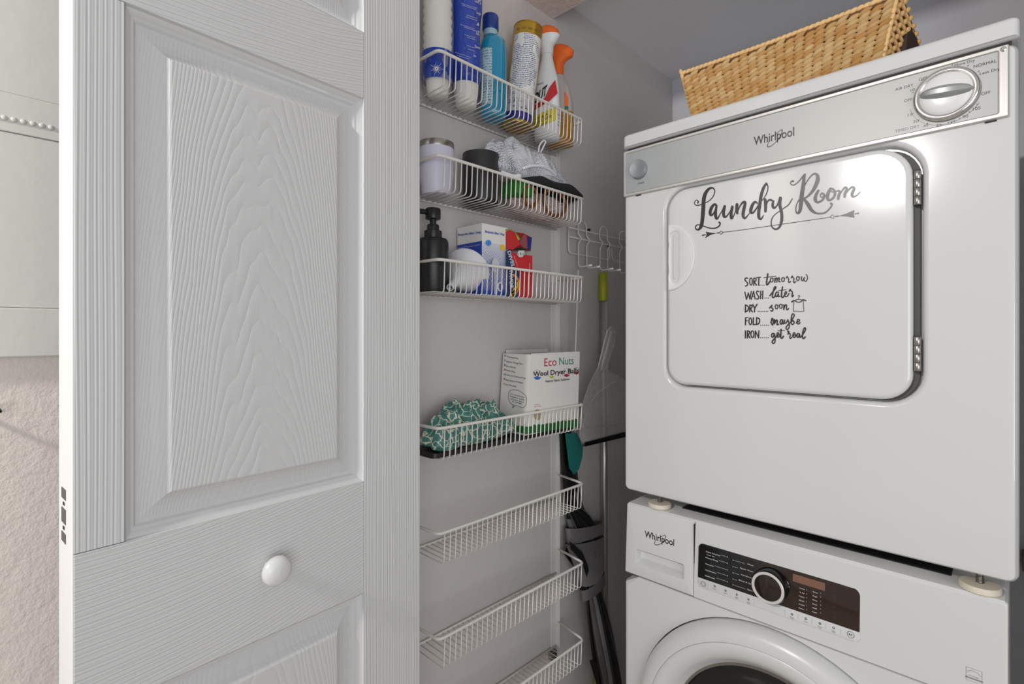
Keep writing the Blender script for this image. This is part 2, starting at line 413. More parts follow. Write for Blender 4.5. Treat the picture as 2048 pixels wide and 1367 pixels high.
# logo
def logo(x0, z0, w, h, y, par, f=None):
    g = text_fit('Whirlpool', w, h, bold=.012); s = w/1180.
    sw = stroke([(640*s, 165*s, 14*s), (760*s, 250*s, 16*s), (838*s, 268*s, 24*s), (828*s, 160*s, 22*s), (740*s, 20*s, 18*s), (600*s, -110*s, 18*s), (470*s, -165*s, 24*s), (410*s, -130*s, 24*s), (430*s, -60*s, 16*s), (450*s, 10*s, 8*s)])
    f = f or (lambda x, z: (x, y, z))
    return decal('logo', merge(([(a+x0, b+z0) for a, b in g[0]], g[1]), ([(a+x0, b+z0) for a, b in sw[0]], sw[1])), f, M_ink, par)
a = onpanel(1507.5, 286); b = onpanel(1588.5, 268)
logo(a[0], onpanel(1512, 289.5)[2], b[0]-a[0], .0145, PY-.0004, bez)
# dial
dc = (-.071, PY, 1.5365)
di = mesh_ob('dial', lathe([(.0360, 0), (.0368, .001), (.0368, .0050), (.0358, .0072), (.0333, .0084), (.0306, .0082), (.0290, .0070)], dc, 64, 'y', True), M_chrome, bez, 50)
mesh_ob('dial_cap', lathe([(.0292, .0066), (.0282, .0080), (.0242, .0100), (.015, .0115), (.004, .0120), (.0002, .0120)], dc, 48, 'y'), M_plas, bez, 'all')
R = []
M_grip = mat('dial_grip_silver', '#a9abaa', .35, metal=.5)
for i in range(17):
    s = -1+2*i/16; x = dc[0]+s*.0288; tk = .0066*math.sqrt(max(1-s*s, .0))+.0018; hh = .0065+.0120*math.sqrt(max(1-s*s*.92, 0)); zc = dc[2]+.0015-.0030*s
    R.append([(x, PY-.0065, zc+tk*1.25), (x, PY-hh*.8, zc+tk*.95), (x, PY-hh, zc+tk*.4), (x, PY-hh, zc-tk*.4), (x, PY-hh*.8, zc-tk*.95), (x, PY-.0065, zc-tk*1.3)])
mesh_ob('dial_grip', loft(R, True, True), M_grip, bez, 35)
mesh_ob('start_button', lathe([(.0188, 0), (.0190, .004), (.0186, .0095), (.0174, .0112), (.0150, .0110), (.008, .0102), (.0002, .0100)], (-.5605, PY, 1.5385), 48, 'y'), M_chrome_satin, bez, 40)
for cx in (-.5655, -.0245): mesh_ob('clip_slot', box(cx-.006, cx+.006, FY-.0008, FY+.001, 1.4855, 1.4875), M_gap, dr)
# door
R = [Y(rr(*dx, DR), FY+.014)]
for i in range(7):
    a = PI/2*i/6; d = .0075*(1-math.cos(a)); R.append(Y(inset(*dx, DR, d), FY-.0055+.0075*(1-math.sin(a))))
R.append(Y(inset(*dx, DR, .0086), FY-.0055))
dd = mesh_ob('door', loft(R, True, True), M_enamel, dr, 50)
mesh_ob('door_gasket', loft([Y(rr(dx[0]+.004, dx[1]+.0075, dx[2]-.0015, dx[3]-.004, .042), FY+.0155), Y(rr(dx[0]+.004, dx[1]+.0075, dx[2]-.0015, dx[3]-.004, .042), FY+.008)], True, True), mat('gasket_grey', '#4b4a49', .6), dr)
DYF = FY-.0055
# D-shaped handle with finger slot
hx, hz, hr = -.4985, 1.348, .0650
N = 40
def Dsh(r, xr, off=0):  # D outline, flat side at left
    P = []
    for i in range(N+1):
        a = -PI/2+PI*i/N; P.append((hx+.0045+off+max(0, xr*math.cos(a)), hz+r*math.sin(a)))
    for i in range(1, N): P.append((hx+.0045+off, hz+r-2*r*i/N))
    return P
sl = (-.4885, -.4725, 1.2975, 1.3985)
def slot(d):
    x0, x1, z0, z1 = sl[0]+d, sl[1]-d, sl[2]+d, sl[3]-d; r = (x1-x0)/2*.98; P = []
    cx = (x0+x1)/2
    for i in range(2*N):
        a = -PI/2+2*PI*i/(2*N); c, s = math.cos(a), math.sin(a)
        k = 1/max(abs(c)/(r+1e-9), abs(s)/((z1-z0)/2)) if False else None
        P.append((cx+r*c, (hz)+((z1-z0)/2-r)*(1 if s > 1e-6 else -1 if s < -1e-6 else 0)*min(1, abs(s)*4)+r*s))
    return P
R = [Y(Dsh(.0655, .0545), DYF+.001), Y(Dsh(.0652, .0542), DYF-.0024), Y(Dsh(.0630, .0520, .0008), DYF-.0036), Y(slot(-.004), DYF-.0030), Y(slot(-.001), DYF-.0015), Y(slot(.0005), DYF+.006)]
mesh_ob('handle', loft(R, True, True), M_plas, dd, 32)
mesh_ob('finger_slot', box(sl[0]+.0035, sl[1]-.0075, DYF-.0012, DYF+.0010, sl[2]+.008, sl[3]-.008, .0015), M_enamel, dd)
# hinges
for z0, z1 in ((1.3870, 1.4371), (1.1426, 1.1934)):
    hp = thing('hinge', None, None, (-.1036, FY-.001, z0)); hp.parent = dr; hp.location = Vector((-.1036, FY-.001, z0))-dr.location
    q = (z1-z0)/4
    for i in range(4): mesh_ob('knuckle', lathe([(.0040, .0003), (.0045, .0009), (.0045, q-.0009), (.0040, q-.0003)], (-.1036, FY+.001, z0+i*q), 16, 'z', True), M_steel, hp, 40)
    mesh_ob('pin', lathe([(.0030, -.001), (.0030, z1-z0+.001)], (-.1036, FY+.001, z0), 10, 'z', True), M_gap, hp)
    mesh_ob('leaf', box(-.1085, -.100, FY+.0055, FY+.0075, z0+.002, z1-.002, .0003), M_steel, hp)
# feet
for fx in (-.0365, -.5315):
    ft = mesh_ob('foot', lathe([(.0215, 0), (.0232, .0015), (.0232, .0075), (.0218, .0095), (.0075, .0098)], (fx, .984, .8362), 40, 'z', True), M_beige, dr, 40)
    bt_ = [(.0046 if i % 2 else .0038, .0098+i*.0009) for i in range(19)]
    mesh_ob('threaded_bolt', lathe(bt_, (fx, .984, .8362), 14, 'z', True), M_steel, ft)
for fx in (-.0365, -.5315):
    ft = mesh_ob('foot', lathe([(.0215, 0), (.0232, .0015), (.0232, .0075), (.0218, .0095), (.0075, .0098), (.004, .0099), (.004, .028)], (fx, 1.44, .8362), 24, 'z', True), M_beige, dr, 40)

# vinyl lettering traced on the dryer door plane
LY = DYF-.0004
def L1(x, y): p = ony(1380+x/5.689, 320+y/5.689, LY); return (p[0], LY, p[2])
S = [[(88,488,16),(94,470,14),(74,455,10),(52,478,9),(60,508,10),(105,512,11),(150,495,10),(210,468,10),(262,415,11),(282,355,12),(262,318,18),(222,322,28),(180,370,38),(158,440,44),(150,560,44),(140,680,42),(125,755,38),(92,792,20),(62,775,14),(76,738,12),(115,738,10),(160,752,12),(220,772,13),(280,774,14),(325,755,16),(344,722,16),(332,708,22)],
 [(302,520,24),(280,502,26),(245,540,34),(228,600,34),(242,628,24),(272,600,18),(300,540,14)], [(302,520,22),(292,585,32),(292,640,34),(308,668,22),(340,620,11),(372,560,11),(388,525,18)],
 [(395,525,30),(382,590,34),(388,640,32),(415,640,18),(455,585,12),(480,540,22)], [(482,530,30),(468,605,34),(472,662,30),(500,625,12),(528,550,12)],
 [(535,505,34),(532,560,36),(538,606,26)], [(540,590,14),(565,530,14),(600,482,24),(628,484,30),(612,560,36),(604,630,34),(624,662,22),(660,625,11),(695,585,11)],
 [(766,492,16),(740,475,26),(708,515,34),(690,580,36),(710,602,24),(745,565,18),(785,500,16)], [(868,265,24),(886,300,13),(880,355,12),(850,420,10),(815,462,10)], [(868,265,22),(835,320,32),(808,410,36),(795,500,36),(782,590,36),(784,650,34),(805,672,22),(830,640,12),(836,625,8)],
 [(855,450,34),(860,520,34),(858,582,30)], [(860,545,12),(880,475,16),(910,450,22),(930,458,24)],
 [(950,465,22),(940,510,30),(955,545,26),(990,515,16),(1015,450,18)], [(1028,432,38),(1022,510,36),(1042,600,34),(1042,690,34),(1015,765,24),(968,785,20),(928,750,14),(928,680,12),(965,620,10),(1050,560,11),(1120,508,12),(1155,455,11),(1165,438,10)],
 [(1172,240,24),(1150,245,12),(1146,272,10),(1180,284,11),(1235,245,12),(1285,185,18),(1308,165,26)], [(1300,180,32),(1288,290,42),(1272,400,46),(1262,500,44),(1250,575,36),(1225,605,22),(1204,575,13),(1215,500,11),(1262,410,12),(1305,290,12),(1360,200,14),(1415,155,20),(1452,180,38),(1448,245,46),(1400,345,34),(1335,415,20),(1285,440,20)],
 [(1300,445,26),(1340,500,44),(1385,570,38),(1445,605,22),(1530,600,18),(1590,550,17),(1616,505,20),(1602,492,22)],
 [(1462,345,24),(1435,395,34),(1425,450,38),(1455,480,26),(1510,450,22),(1525,400,26),(1505,375,16),(1485,395,14),(1500,425,12),(1560,395,12)],
 [(1582,350,34),(1562,415,38),(1580,456,26),(1630,430,24),(1650,375,28),(1630,332,24),(1590,325,20),(1620,362,12),(1680,350,14)],
 [(1690,348,22),(1706,362,28),(1692,405,32),(1686,440,28)], [(1690,420,14),(1720,365,14),(1762,312,22),(1786,325,26),(1765,375,32),(1758,415,28)], [(1762,395,14),(1800,345,14),(1840,308,22),(1868,320,28),(1845,380,34),(1850,415,24),(1890,405,14),(1938,362,11)],
 [(385,820,6),(640,787,6),(1000,735,7),(1590,650,7)]]
parts_ = [stroke(s) for s in S]
for P in ([(380,822),(352,806),(338,824),(350,845),(380,822)], [(1590,650),(1622,622),(1640,634),(1632,664),(1590,650)]): parts_.append(stroke([(x, y, 7) for x, y in P], smooth=False))
for P in ([(302,830),(240,826),(178,813),(192,846),(172,888),(235,850)], [(1690,635),(1770,612),(1870,568),(1862,612),(1872,656),(1790,640)]): parts_.append(poly2(P))
parts_ += [stroke([(142,855,13),(175,849,11)]), stroke([(1876,612,10),(1918,604,15)]), stroke([(305,830,8),(330,826,14)], smooth=False), stroke([(1650,641,8),(1672,638,15),(1700,634,7)], smooth=False), poly2([(185, 846), (205, 832), (212, 848), (196, 858)])]
def lift(g): return [(v[0], v[1]-1e-7*i, v[2]) for i, v in enumerate(g[0])], g[1]   # overlapping brush strokes lie on top of one another
mesh_ob('vinyl_lettering', lift(map2(merge(*parts_), L1)), M_ink, dd)
def L2(x, y): p = ony(1470+x/8.041, 530+y/8.041, LY); return (p[0], LY, p[2])
w = 20
T = []
def st(*P, w=20, sm_=True):
    if not sm_ and len(P) > 2:
        for q in range(len(P)-1): T.append(stroke([(p[0], p[1], w) for p in P[q:q+2]], smooth=False))
        return
    T.append(stroke([(p[0], p[1], p[2] if len(p) > 2 else w) for p in P], smooth=sm_))
# capitals
st((205,210),(175,205),(158,235),(180,262),(203,292),(195,325),(168,335)); T.append(ell(257,262,22,58,18)); st((302,325),(302,208),sm_=False); st((302,208),(335,215),(338,245),(304,266)); st((310,266),(345,322),sm_=False); st((345,200),(410,192),w=16,sm_=False); st((384,198),(380,322),sm_=False)
st((158,432),(185,550),(215,445),(240,545),(262,420),sm_=False,w=18); st((262,545),(298,420),(325,545),sm_=False,w=18); st((278,505),(318,500),w=14,sm_=False); st((385,425),(360,415),(345,445),(365,480),(382,510),(372,540),(350,542)); st((415,415),(410,540),sm_=False,w=18); st((448,412),(443,540),sm_=False,w=18); st((412,475),(446,472),w=14,sm_=False)
st((168,640),(166,755),sm_=False); st((168,638),(212,665),(210,720),(168,752)); st((240,640),(236,752),sm_=False); st((240,640),(272,652),(268,685),(240,695)); st((245,698),(280,750),sm_=False); st((285,632),(318,690),sm_=False); st((355,628),(318,690),(312,752),sm_=False)
st((170,845),(168,960),sm_=False); st((170,845),(208,840),sm_=False,w=16); st((170,895),(200,890),sm_=False,w=14); T.append(ell(246,902,22,56,18)); st((295,845),(292,956),(330,952),sm_=False); st((348,842),(346,956),sm_=False); st((348,842),(392,865),(388,930),(346,955))
st((168,1055),(166,1170),sm_=False); st((200,1055),(198,1170),sm_=False); st((200,1055),(234,1066),(232,1100),(200,1112)); st((205,1112),(240,1168),sm_=False); T.append(ell(280,1110,24,56,18)); st((325,1168),(328,1055),(380,1168),(384,1052),sm_=False,w=18)
for y, xs in ((322,(400,435,465)),(528,(480,510,538)),(742,(372,396,422,448,474,502,528)),(965,(415,445,475,505,535)),(1165,(415,447,478,508,536))):
    for x in xs: T.append(ell(x, y, 4, 4, 8))
# script words
st((528,140),(520,200),(508,270),(512,315),(535,300),(565,255),w=24); st((462,202),(560,188),(662,176),w=11)
def oo(x, y, r=22, h=34): T.append(ell(x, y, r, h, 16)); st((x+r*.5, y-h*.8), (x+r*1.8, y-h*.7), w=9)
oo(590,238); st((645,212),(640,275)); st((642,250),(665,205),(680,222),(672,272)); st((675,250),(702,200),(715,215),(706,262),(730,268),w=18)
oo(772,232); st((825,205),(842,180),(850,200),(862,215),(862,250),(868,280),(895,262),w=17); st((905,205),(922,172),(930,198),(948,210),(945,250),(950,282),(980,262),w=17)
oo(1012,215); st((1075,185),(1068,235),(1090,248),(1115,200),w=17); st((1118,195),(1112,240),(1135,262),(1162,230),(1164,180),(1145,148),w=15)
st((560,490),(600,440),(655,370),(650,345),(630,365),(612,440),(600,510),(625,518),(650,480),w=20); st((700,440),(672,430),(650,475),(668,508),(700,460),(698,505),(722,500)); st((765,350),(752,430),(748,500),(770,518),(800,480),w=22); st((700,410),(770,398),(825,392),w=10)
st((795,480),(830,450),(822,425),(800,450),(806,500),(840,500),(870,455),w=18); st((872,420),(890,388),(900,410),(922,430),(918,480),(922,510),(940,480),w=20)
st((555,690),(600,640),(585,670),(612,710),(598,738),(575,730),w=20); oo(668,668); oo(738,660); st((788,640),(785,712)); st((788,690),(815,635),(832,650),(826,700),(842,718),(862,695),w=18)
st((575,920),(610,865),(592,860),(585,930),(605,965),w=18); st((610,950),(630,875),(640,890),(636,940),w=20); st((640,930),(668,880),(682,895),(676,955),(700,950),w=20); st((768,880),(738,880),(725,925),(745,948),(770,890),(770,940),(790,935)); st((800,880),(798,925),(820,930),(850,880),w=18); st((850,875),(872,945),(870,1000),(842,1035),(820,1010),(845,965),(890,920),w=18)
st((900,900),(950,820),(945,785),(920,790),(905,860),(905,930),(925,955),(950,930),(940,890),(915,905),w=19); st((985,930),(1035,895),(1030,870),(1005,880),(1000,930),(1025,945),(1048,920),w=18)
st((632,1100),(600,1098),(588,1140),(610,1158),(635,1110),(645,1180),(640,1240),(615,1258),(598,1230),(625,1190),(665,1150),w=19); st((670,1140),(705,1110),(698,1085),(678,1095),(678,1150),(708,1150),(730,1110),w=18); st((742,1030),(738,1110),(738,1165),(760,1172),(780,1140),w=22); st((690,1055),(745,1050),(800,1048),w=10)
st((850,1110),(870,1075),(850,1055),(862,1090),(890,1110),(882,1160),(890,1178),(915,1160),w=18); st((925,1140),(965,1110),(958,1085),(938,1095),(935,1150),(962,1158),(985,1120),w=18); st((1040,1105),(1008,1100),(995,1140),(1015,1160),(1040,1110),(1042,1158),(1065,1150),w=19); st((1065,1150),(1125,1060),(1135,1015),(1115,1010),(1095,1060),(1085,1140),(1100,1182),(1132,1150),w=20)
# little shirt on a hanger
st((1015,500),(1025,485),(1045,495),(1030,515),(1020,545),w=8); st((1020,545),(950,572),w=8,sm_=False); st((1020,545),(1090,565),w=8,sm_=False); st((960,565),(1000,592),(1050,592),(1085,562),w=14); st((970,560),(1025,548),(1080,558),w=8)
st((950,565),(912,590),w=20,sm_=False); st((1095,555),(1140,570),w=20,sm_=False); st((950,585),(940,680),(945,745),w=9); st((1100,575),(1105,680),(1112,735),w=8); st((945,742),(1000,738),(1050,745),(1112,735),w=8)
mesh_ob('small_vinyl_lettering', lift(map2(merge(*T), L2)), M_ink, dd)

# ------------------------------------------------------------------ washing machine
ws = thing('washing_machine', 'white front-loading washing machine with black control display under the dryer', 'washing machine', (-.30, 1.24, 0))
wx = (-.5995, -.0070)
# body front below the fascia, with a round opening
dcx, dcz = -.307, .4290
sq = (wx[0], wx[1], .012, .6878); NN = 64
def sqring(b, y, r=.012):
    P = []
    for i in range(NN):
        a = 2*PI*i/NN; c, s = math.cos(a), math.sin(a)
        x0, x1, z0, z1 = b; hxp = (x1-dcx) if c > 0 else (dcx-x0); hzp = (z1-dcz) if s > 0 else (dcz-z0)
        k = min(hxp/abs(c) if abs(c) > 1e-9 else 9, hzp/abs(s) if abs(s) > 1e-9 else 9); P.append((dcx+k*c, y, dcz+k*s))
    return P
def cring(r, y, n=NN): return [(dcx+r*math.cos(2*PI*i/n), y, dcz+r*math.sin(2*PI*i/n)) for i in range(n)]
R = [sqring(sq, 1.54), sqring(sq, FY+.009), sqring((sq[0]+.002, sq[1]-.002, sq[2]+.001, sq[3]-.0005), FY+.003), sqring((sq[0]+.008, sq[1]-.008, sq[2]+.004, sq[3]-.0012), FY), sqring((sq[0]+.009, sq[1]-.009, sq[2]+.005, sq[3]-.0018), FY), cring(.2572, FY), cring(.2562, FY), cring(.2552, FY+.003), cring(.2555, FY+.020), cring(.1890, FY+.021), cring(.1890, FY+.40)]
mesh_ob('cabinet', loft(R, True, True), M_enamel2, ws, 35)
mesh_ob('door_gasket', loft([cring(.2550, FY+.012), cring(.2550, FY+.0190), cring(.1880, FY+.0190), cring(.1850, FY+.060)]), M_gap, ws, 40)
mesh_ob('drum', loft([cring(.1870, FY+.050), cring(.1870, FY+.390)], False, True), mat('drum_dark_steel', '#4a4744', .35, metal=.8), ws, 40)
# fascia, tilted a little
FT = .008/.1465
def fy(z): return FY+max(0, (z-.688))*FT
xs0, xs1 = -.4465, -.4456
def fascia(x0, x1, name, bl, br):
    R = []
    for yy, d in ((1.50, 0), (.975, 0), (None, 0), (None, .001), (None, .003), (None, .004)):
        q = []
        for x, z in rr(x0+(d if bl else 0), x1-(d if br else 0), .6885+d*.3, .8340-d*1.2, (.0015, .0015, .004, .004)):
            base = fy(z); y_ = yy if yy is not None else base+(.003 if d == 0 else .0008 if d == .001 else 0)
            q.append((x, y_, z))
        R.append(q)
    return mesh_ob(name, loft(R, True, True), M_enamel2, ws, 40)
fas = fascia(xs1, wx[1], 'fascia', 0, 1)
mesh_ob('seam', box(xs0-.0004, xs1+.0004, FY+.0035, FY+.02, .689, .828), M_gap, ws); mesh_ob('seam', box(wx[0]+.002, wx[1]-.002, FY+.0030, FY+.02, .6870, .6892), mat('seam_grey', '#5a5959', .6), ws)
# detergent drawer front with recessed grip
dw = (wx[0]+.001, xs0, .6890, .8330); gp = (-.5745, -.4660, .7135, .7440)
R = []
def dwr(d, y): return [(x, (fy(z)+y), z) for x, z in inset(*dw, .002, d)]
R = [[(x, 1.0, z) for x, z in rr(*dw, .002)], dwr(0, .003), dwr(.0008, .0008), dwr(.003, 0), [(x, fy(z), z) for x, z in rr(*gp, .005)], [(x, fy(z)+.002, z) for x, z in inset(*gp, .005, .0015)], [(x, fy(z)+.016, z+.004) for x, z in inset(*gp, .005, .004)]]
dwo = mesh_ob('detergent_drawer', loft(R, True, True), M_enamel2, ws, 30)
lz = ony(1291, 1092, FY+.006)
a = ony(1290, 1062, FY+.006); b = ony(1349, 1080, FY+.006)
logo(a[0], .7735, b[0]-a[0], .0130, 0, dwo, f=lambda x, z: (x, fy(z)-.0004, z))
# top
mesh_ob('top_plate', box(wx[0]+.004, wx[1]-.003, .9665, 1.54, .8300, .8360, .002), M_enamel2, ws, 40)
mesh_ob('gap_shadow_sheet', box(wx[0]+.105, wx[1]-.062, 1.0085, 1.40, .8361, .8376, .0004), M_gap, ws)  # black sheet painting the deep shade under the dryer
mesh_ob('side_shell', box(wx[0]+.003, wx[1]-.003, .985, 1.54, .690, .829), M_enamel2, ws)
# control glass
cg = (-.4375, -.1745, .7120, .7960)
def cgp(b, r, d, off): return [(x, fy(z)-off, z) for x, z in inset(*b, r, d, 8)]
cp = mesh_ob('control_strip', loft([cgp(cg, .010, 0, -.001), cgp(cg, .010, 0, .0012), cgp(cg, .010, .001, .002)], True, True), mat('control_strip_silver_white', '#d4d5d6', .35), ws, 40)
bgx = (cg[0]+.0006, cg[1]-.0006, .7302, cg[3]-.0006)
t = NT('smoked_display_glass'); t.set(Roughness=.12, Coat_Weight=.3); v = t.coord(); X, Y_, Z = t.sep(v)
f = t.math('MULTIPLY_ADD', X, 9, .55); f.node.use_clamp = True
t.link(t.mix(f, lin('#121212'), lin('#2c1a12')), t.b.inputs['Base Color']); M_glassblk = t.m
mesh_ob('display_panel', loft([cgp(bgx, (.0008, .0008, .010, .010), 0, .0018), cgp(bgx, (.0008, .0008, .010, .010), 0, .0026), cgp(bgx, (.0008, .0008, .010, .010), .0004, .0028)], True, True), M_glassblk, cp, 40)
def W_(x, y, off=.0031):  # crop coordinates of the washer panel -> fascia plane
    px, py = 1380+x/5.689, 1070+y/5.689; yy = FY+.003
    for _ in range(3): p = ony(px, py, yy); yy = fy(p[2])-off
    return (p[0], yy, p[2])
p0, p1 = W_(1170, 435), W_(1535, 640); c0 = W_(1168, 520); c1 = W_(1530, 632)
mesh_ob('lcd_window', loft([[(x, fy(z)-.0027, z) for x, z in rr(p0[0], p1[0], c0[2]+.0000, p0[2], .0005, 2)], [(x, fy(z)-.0031, z) for x, z in rr(p0[0], p1[0], c0[2], p0[2], .0005, 2)]], True, True), mat('lcd_brown', '#7d5a48', .35), cp)
wt = []; bk = []
def wtxt(lst, s, x, y, wpx, h=.0022, right=False):
    a = W_(x, y); b = W_(x+wpx, y+wpx*.23) if not right else W_(x-wpx, y-wpx*.23)
    ww = abs(b[0]-a[0]); g = text_fit(s, ww, h); x0 = a[0] if not right else a[0]-ww
    lst.append(([(u+x0, v_+a[2]-h/2) for u, v_ in g[0]], g[1]))
for i, (s, y, wp) in enumerate((('Clean Kitchen', 182, 160), ('Heavy Duty', 250, 140), ('Normal', 322, 88), ('Synthetics', 390, 122), ('Delicates', 455, 110))):
    wtxt(wt, s, 182-i*2, y, wp); a = W_(190+wp, y+(wp+12)*.235); b = W_(415, y+240*.262-4); wt.append(stroke([(a[0], a[2], .0003), (b[0], a[2], .0003)], smooth=False)); wt.append(ell(b[0]+.0016, a[2], .0004, .0004, .0008, n=6))
wtxt(wt, 'max 60', 190, 217, 88, .0016)
for i, (s, y, wp) in enumerate((('Wool', 345, 70), ('Quick Wash', 415, 150), ('Handwash', 488, 135), ('Rinse & Spin', 558, 160), ('Spin', 632, 62))):
    wtxt(wt, s, 722-i*2, y, wp, right=True); a = W_(700-wp, y-(wp+20)*.25); b = W_(492, y-215*.27); wt.append(stroke([(a[0]-.001, a[2], .0003), (b[0]+.002, a[2], .0003)], smooth=False)); wt.append(ell(b[0], a[2], .0004, .0004, .0008, n=6))
for k, (s1, s2) in enumerate((('6 Hour', 'Extra'), ('3 hr', 'Bright'), ('Heavy', 'Rinse'), ('Quick', 'Extra'), ('Cold', 'Off'), ('Extra', 'Rinse hold'))):
    wtxt(wt, s1, 1248-k*2, 598+k*45, 60, .0018); wtxt(wt, s2, 1400-k*2, 640+k*45, 52, .0018)
    for x in (1328, 1487): a = W_(x, 620+k*45+(38 if x > 1400 else 0)); wt.append(stroke([(a[0], a[2]-.0003, .0005), (a[0], a[2]+.0006, .0005)], smooth=False))
for P in ([(1110,525),(1122,555)], [(1112,570),(1132,585),(1120,600)], [(1120,630),(1105,658)]):
    q = [W_(*u) for u in P]; wt.append(stroke([(u[0], u[2], .0005) for u in q], smooth=False))
mesh_ob('panel_words', map2(merge(*wt), lambda x, z: (x, fy(z)-.0032, z)), M_whitep, cp)
dim = []
for k in range(6):
    a = W_(1640, 620+k*62); dim.append(ell(a[0], a[2], .0022, .0016, .0003, n=8)); b = W_(1708, 640+k*62); dim.append(stroke([(b[0], b[2]-.0004, .0005), (b[0], b[2]+.0008, .0005)], smooth=False)); dim.append(stroke([(a[0]-.002, a[2]-.002, .0003), (a[0]+.002, a[2]-.002, .0003)], smooth=False))
mesh_ob('dim_symbols', map2(merge(*dim), lambda x, z: (x, fy(z)-.0032, z)), mat('dim_symbol_grey', '#4c423c', .5), cp)
# touch keys
keyx = [(150, 552, 0), (280, 590, 1), (405, 640, 1), (532, 685, 1), (665, 740, 1), (1160, 910, 1), (1318, 960, 1), (1478, 1015, 1), (1635, 1065, 1), (1828, 1130, 0)]
kw = {1: 'Prewash', 2: 'Fresh', 3: 'Steam', 4: 'Options', 5: 'Delay', 6: 'Temp', 7: 'Spin', 8: 'Options'}
for i, (x, y, tx) in enumerate(keyx):
    a = W_(x, y, .0024)
    if tx:
        g = text_fit(kw[i], .0062, .0013); bk.append(([(u+a[0]-.0031, v_+a[2]-.0038) for u, v_ in g[0]], g[1]))
        bk.append(ell(a[0], a[2]+.0018, .0014, .0016, .0008, n=8)); bk.append(stroke([(a[0]-.0014, a[2]+.0005, .0006), (a[0]+.0012, a[2]+.0008, .0006)], smooth=False))
        if i in (3, 4, 5, 7, 8): g = text_fit('Hold', .0042, .0011); bk.append(([(u+a[0]-.0021, v_+a[2]-.0060) for u, v_ in g[0]], g[1]))
    else:
        bk.append(ell(a[0], a[2], .0048, .0048, .0005, n=24)); bk.append(ell(a[0], a[2], .0032, .0026, .0004, n=16) if i == 0 else poly2([(a[0]-.0024, a[2]+.0018), (a[0]-.0024, a[2]-.0018), (a[0]-.0002, a[2])]))
        if i: bk.append(stroke([(a[0]+.0006, a[2]+.0014, .0005), (a[0]+.0006, a[2]-.0014, .0005)], smooth=False)); bk.append(stroke([(a[0]+.0018, a[2]+.0014, .0005), (a[0]+.0018, a[2]-.0014, .0005)], smooth=False))
mesh_ob('key_symbols', map2(merge(*bk), lambda x, z: (x, fy(z)-.0024, z)), M_print, cp)
kd = None
for x, y in ((214, 585), (338, 628), (465, 672), (595, 716), (738, 765), (1085, 880), (1235, 930), (1393, 985), (1550, 1035), (1720, 1100)):
    a = W_(x, y, .0024)
    if kd is None: kd = mesh_ob('key_divider', box(a[0]-.0007, a[0]+.0007, a[1]-.0003, a[1]+.0010, a[2]-.0045, a[2]+.0045, .0003), M_enamel2, cp, loc=a)
    else: c = kd.copy(); COL.objects.link(c); c.parent = cp; c.location = Vector(a)-wpos(cp)
# programme knob
kn = (-.3050, fy(.760)-.0026, .7610)
mesh_ob('programme_knob', lathe([(.0285, 0), (.0285, .0160), (.0268, .0185), (.0245, .0188)], kn, 56, 'y', True), M_black, cp, 40)
mesh_ob('knob_ring', lathe([(.0262, .0180), (.0266, .0196), (.0256, .0206), (.0226, .0206), (.0218, .0196)], kn, 56, 'y'), mat('satin_white_ring', '#dedbd6', .3, metal=.3), cp, 40)
mesh_ob('knob_face', lathe([(.0222, .0190), (.0214, .0196), (.0001, .0197)], kn, 48, 'y'), M_glassblk, cp, 40)
# energy label
la = ony(1932, 1339, FY); lb_ = ony(1963, 1367, FY)
G = [stroke([(x, z, .0005) for x, z in ((la[0], .7325), (la[0]+.0165, .7325), (la[0]+.0165, .7150), (la[0], .7150), (la[0], .7325))], smooth=False), stroke([(la[0]+.001, .7265, .0005), (la[0]+.006, .7295, .0005), (la[0]+.011, .7290, .0005), (la[0]+.0155, .7255, .0005)]),
     stroke([(la[0], .7190, .0022), (la[0]+.0165, .7190, .0022)], smooth=False)]
g = text_fit('energy', .0115, .0018, shear=.4); G.append(([(u+la[0]+.0025, v_+.7218) for u, v_ in g[0]], g[1]))
mesh_ob('energy_mark', map2(merge(*G), lambda x, z: (x, fy(z)-.0004, z)), mat('pale_grey_ink', '#8f9092', .5), ws)
# porthole door
def ringp(r, y): return cring(r, y, 96)
prof = [(.2525, FY+.012), (.2540, FY+.004), (.2535, FY-.008), (.2500, FY-.0165), (.2440, FY-.0225), (.2360, FY-.0262), (.2270, FY-.0280), (.2240, FY-.0278), (.2232, FY-.0262), (.2222, FY-.0272), (.2180, FY-.0282), (.2080, FY-.0270), (.1980, FY-.0225), (.1890, FY-.0135), (.1800, FY-.0020), (.1765, FY+.0030)]
pd = mesh_ob('porthole_door', loft([ringp(r, y) for r, y in prof]), M_enamel2, ws, 55)
mesh_ob('rim_line', loft([ringp(.2236, FY-.0266), ringp(.2226, FY-.0266)]), mat('rim_grey', '#8d8d8d', .4), pd)
mesh_ob('inner_trim', loft([ringp(.1775, FY+.001), ringp(.1762, FY-.0015), ringp(.1735, FY-.0005), ringp(.1725, FY+.006)]), M_steel, pd, 50)
t = NT('tinted_porthole_glass'); t.set(Roughness=.03, Transmission_Weight=.96, IOR=1.3); t.b.inputs['Base Color'].default_value = (.45, .42, .40, 1)
mesh_ob('porthole_glass', loft([ringp(r, y) for r, y in ((.1738, FY+.006), (.165, FY+.004), (.150, FY+.012), (.125, FY+.026), (.10, FY+.034), (.06, FY+.040), (.02, FY+.042), (.0005, FY+.042))]), t.m, pd, 'all')
mesh_ob('pull_recess', box(-.0650, -.0560, FY-.010, FY+.010, .5050, .5200, .002) if False else loft([[(dcx+r*math.cos(a), y, dcz+r*math.sin(a)) for a in [(.715-.0065*i) for i in range(14)]] for r, y in ((.2545, FY-.001), (.2525, FY-.0125), (.2470, FY-.0205))], close=False), M_gap, pd)

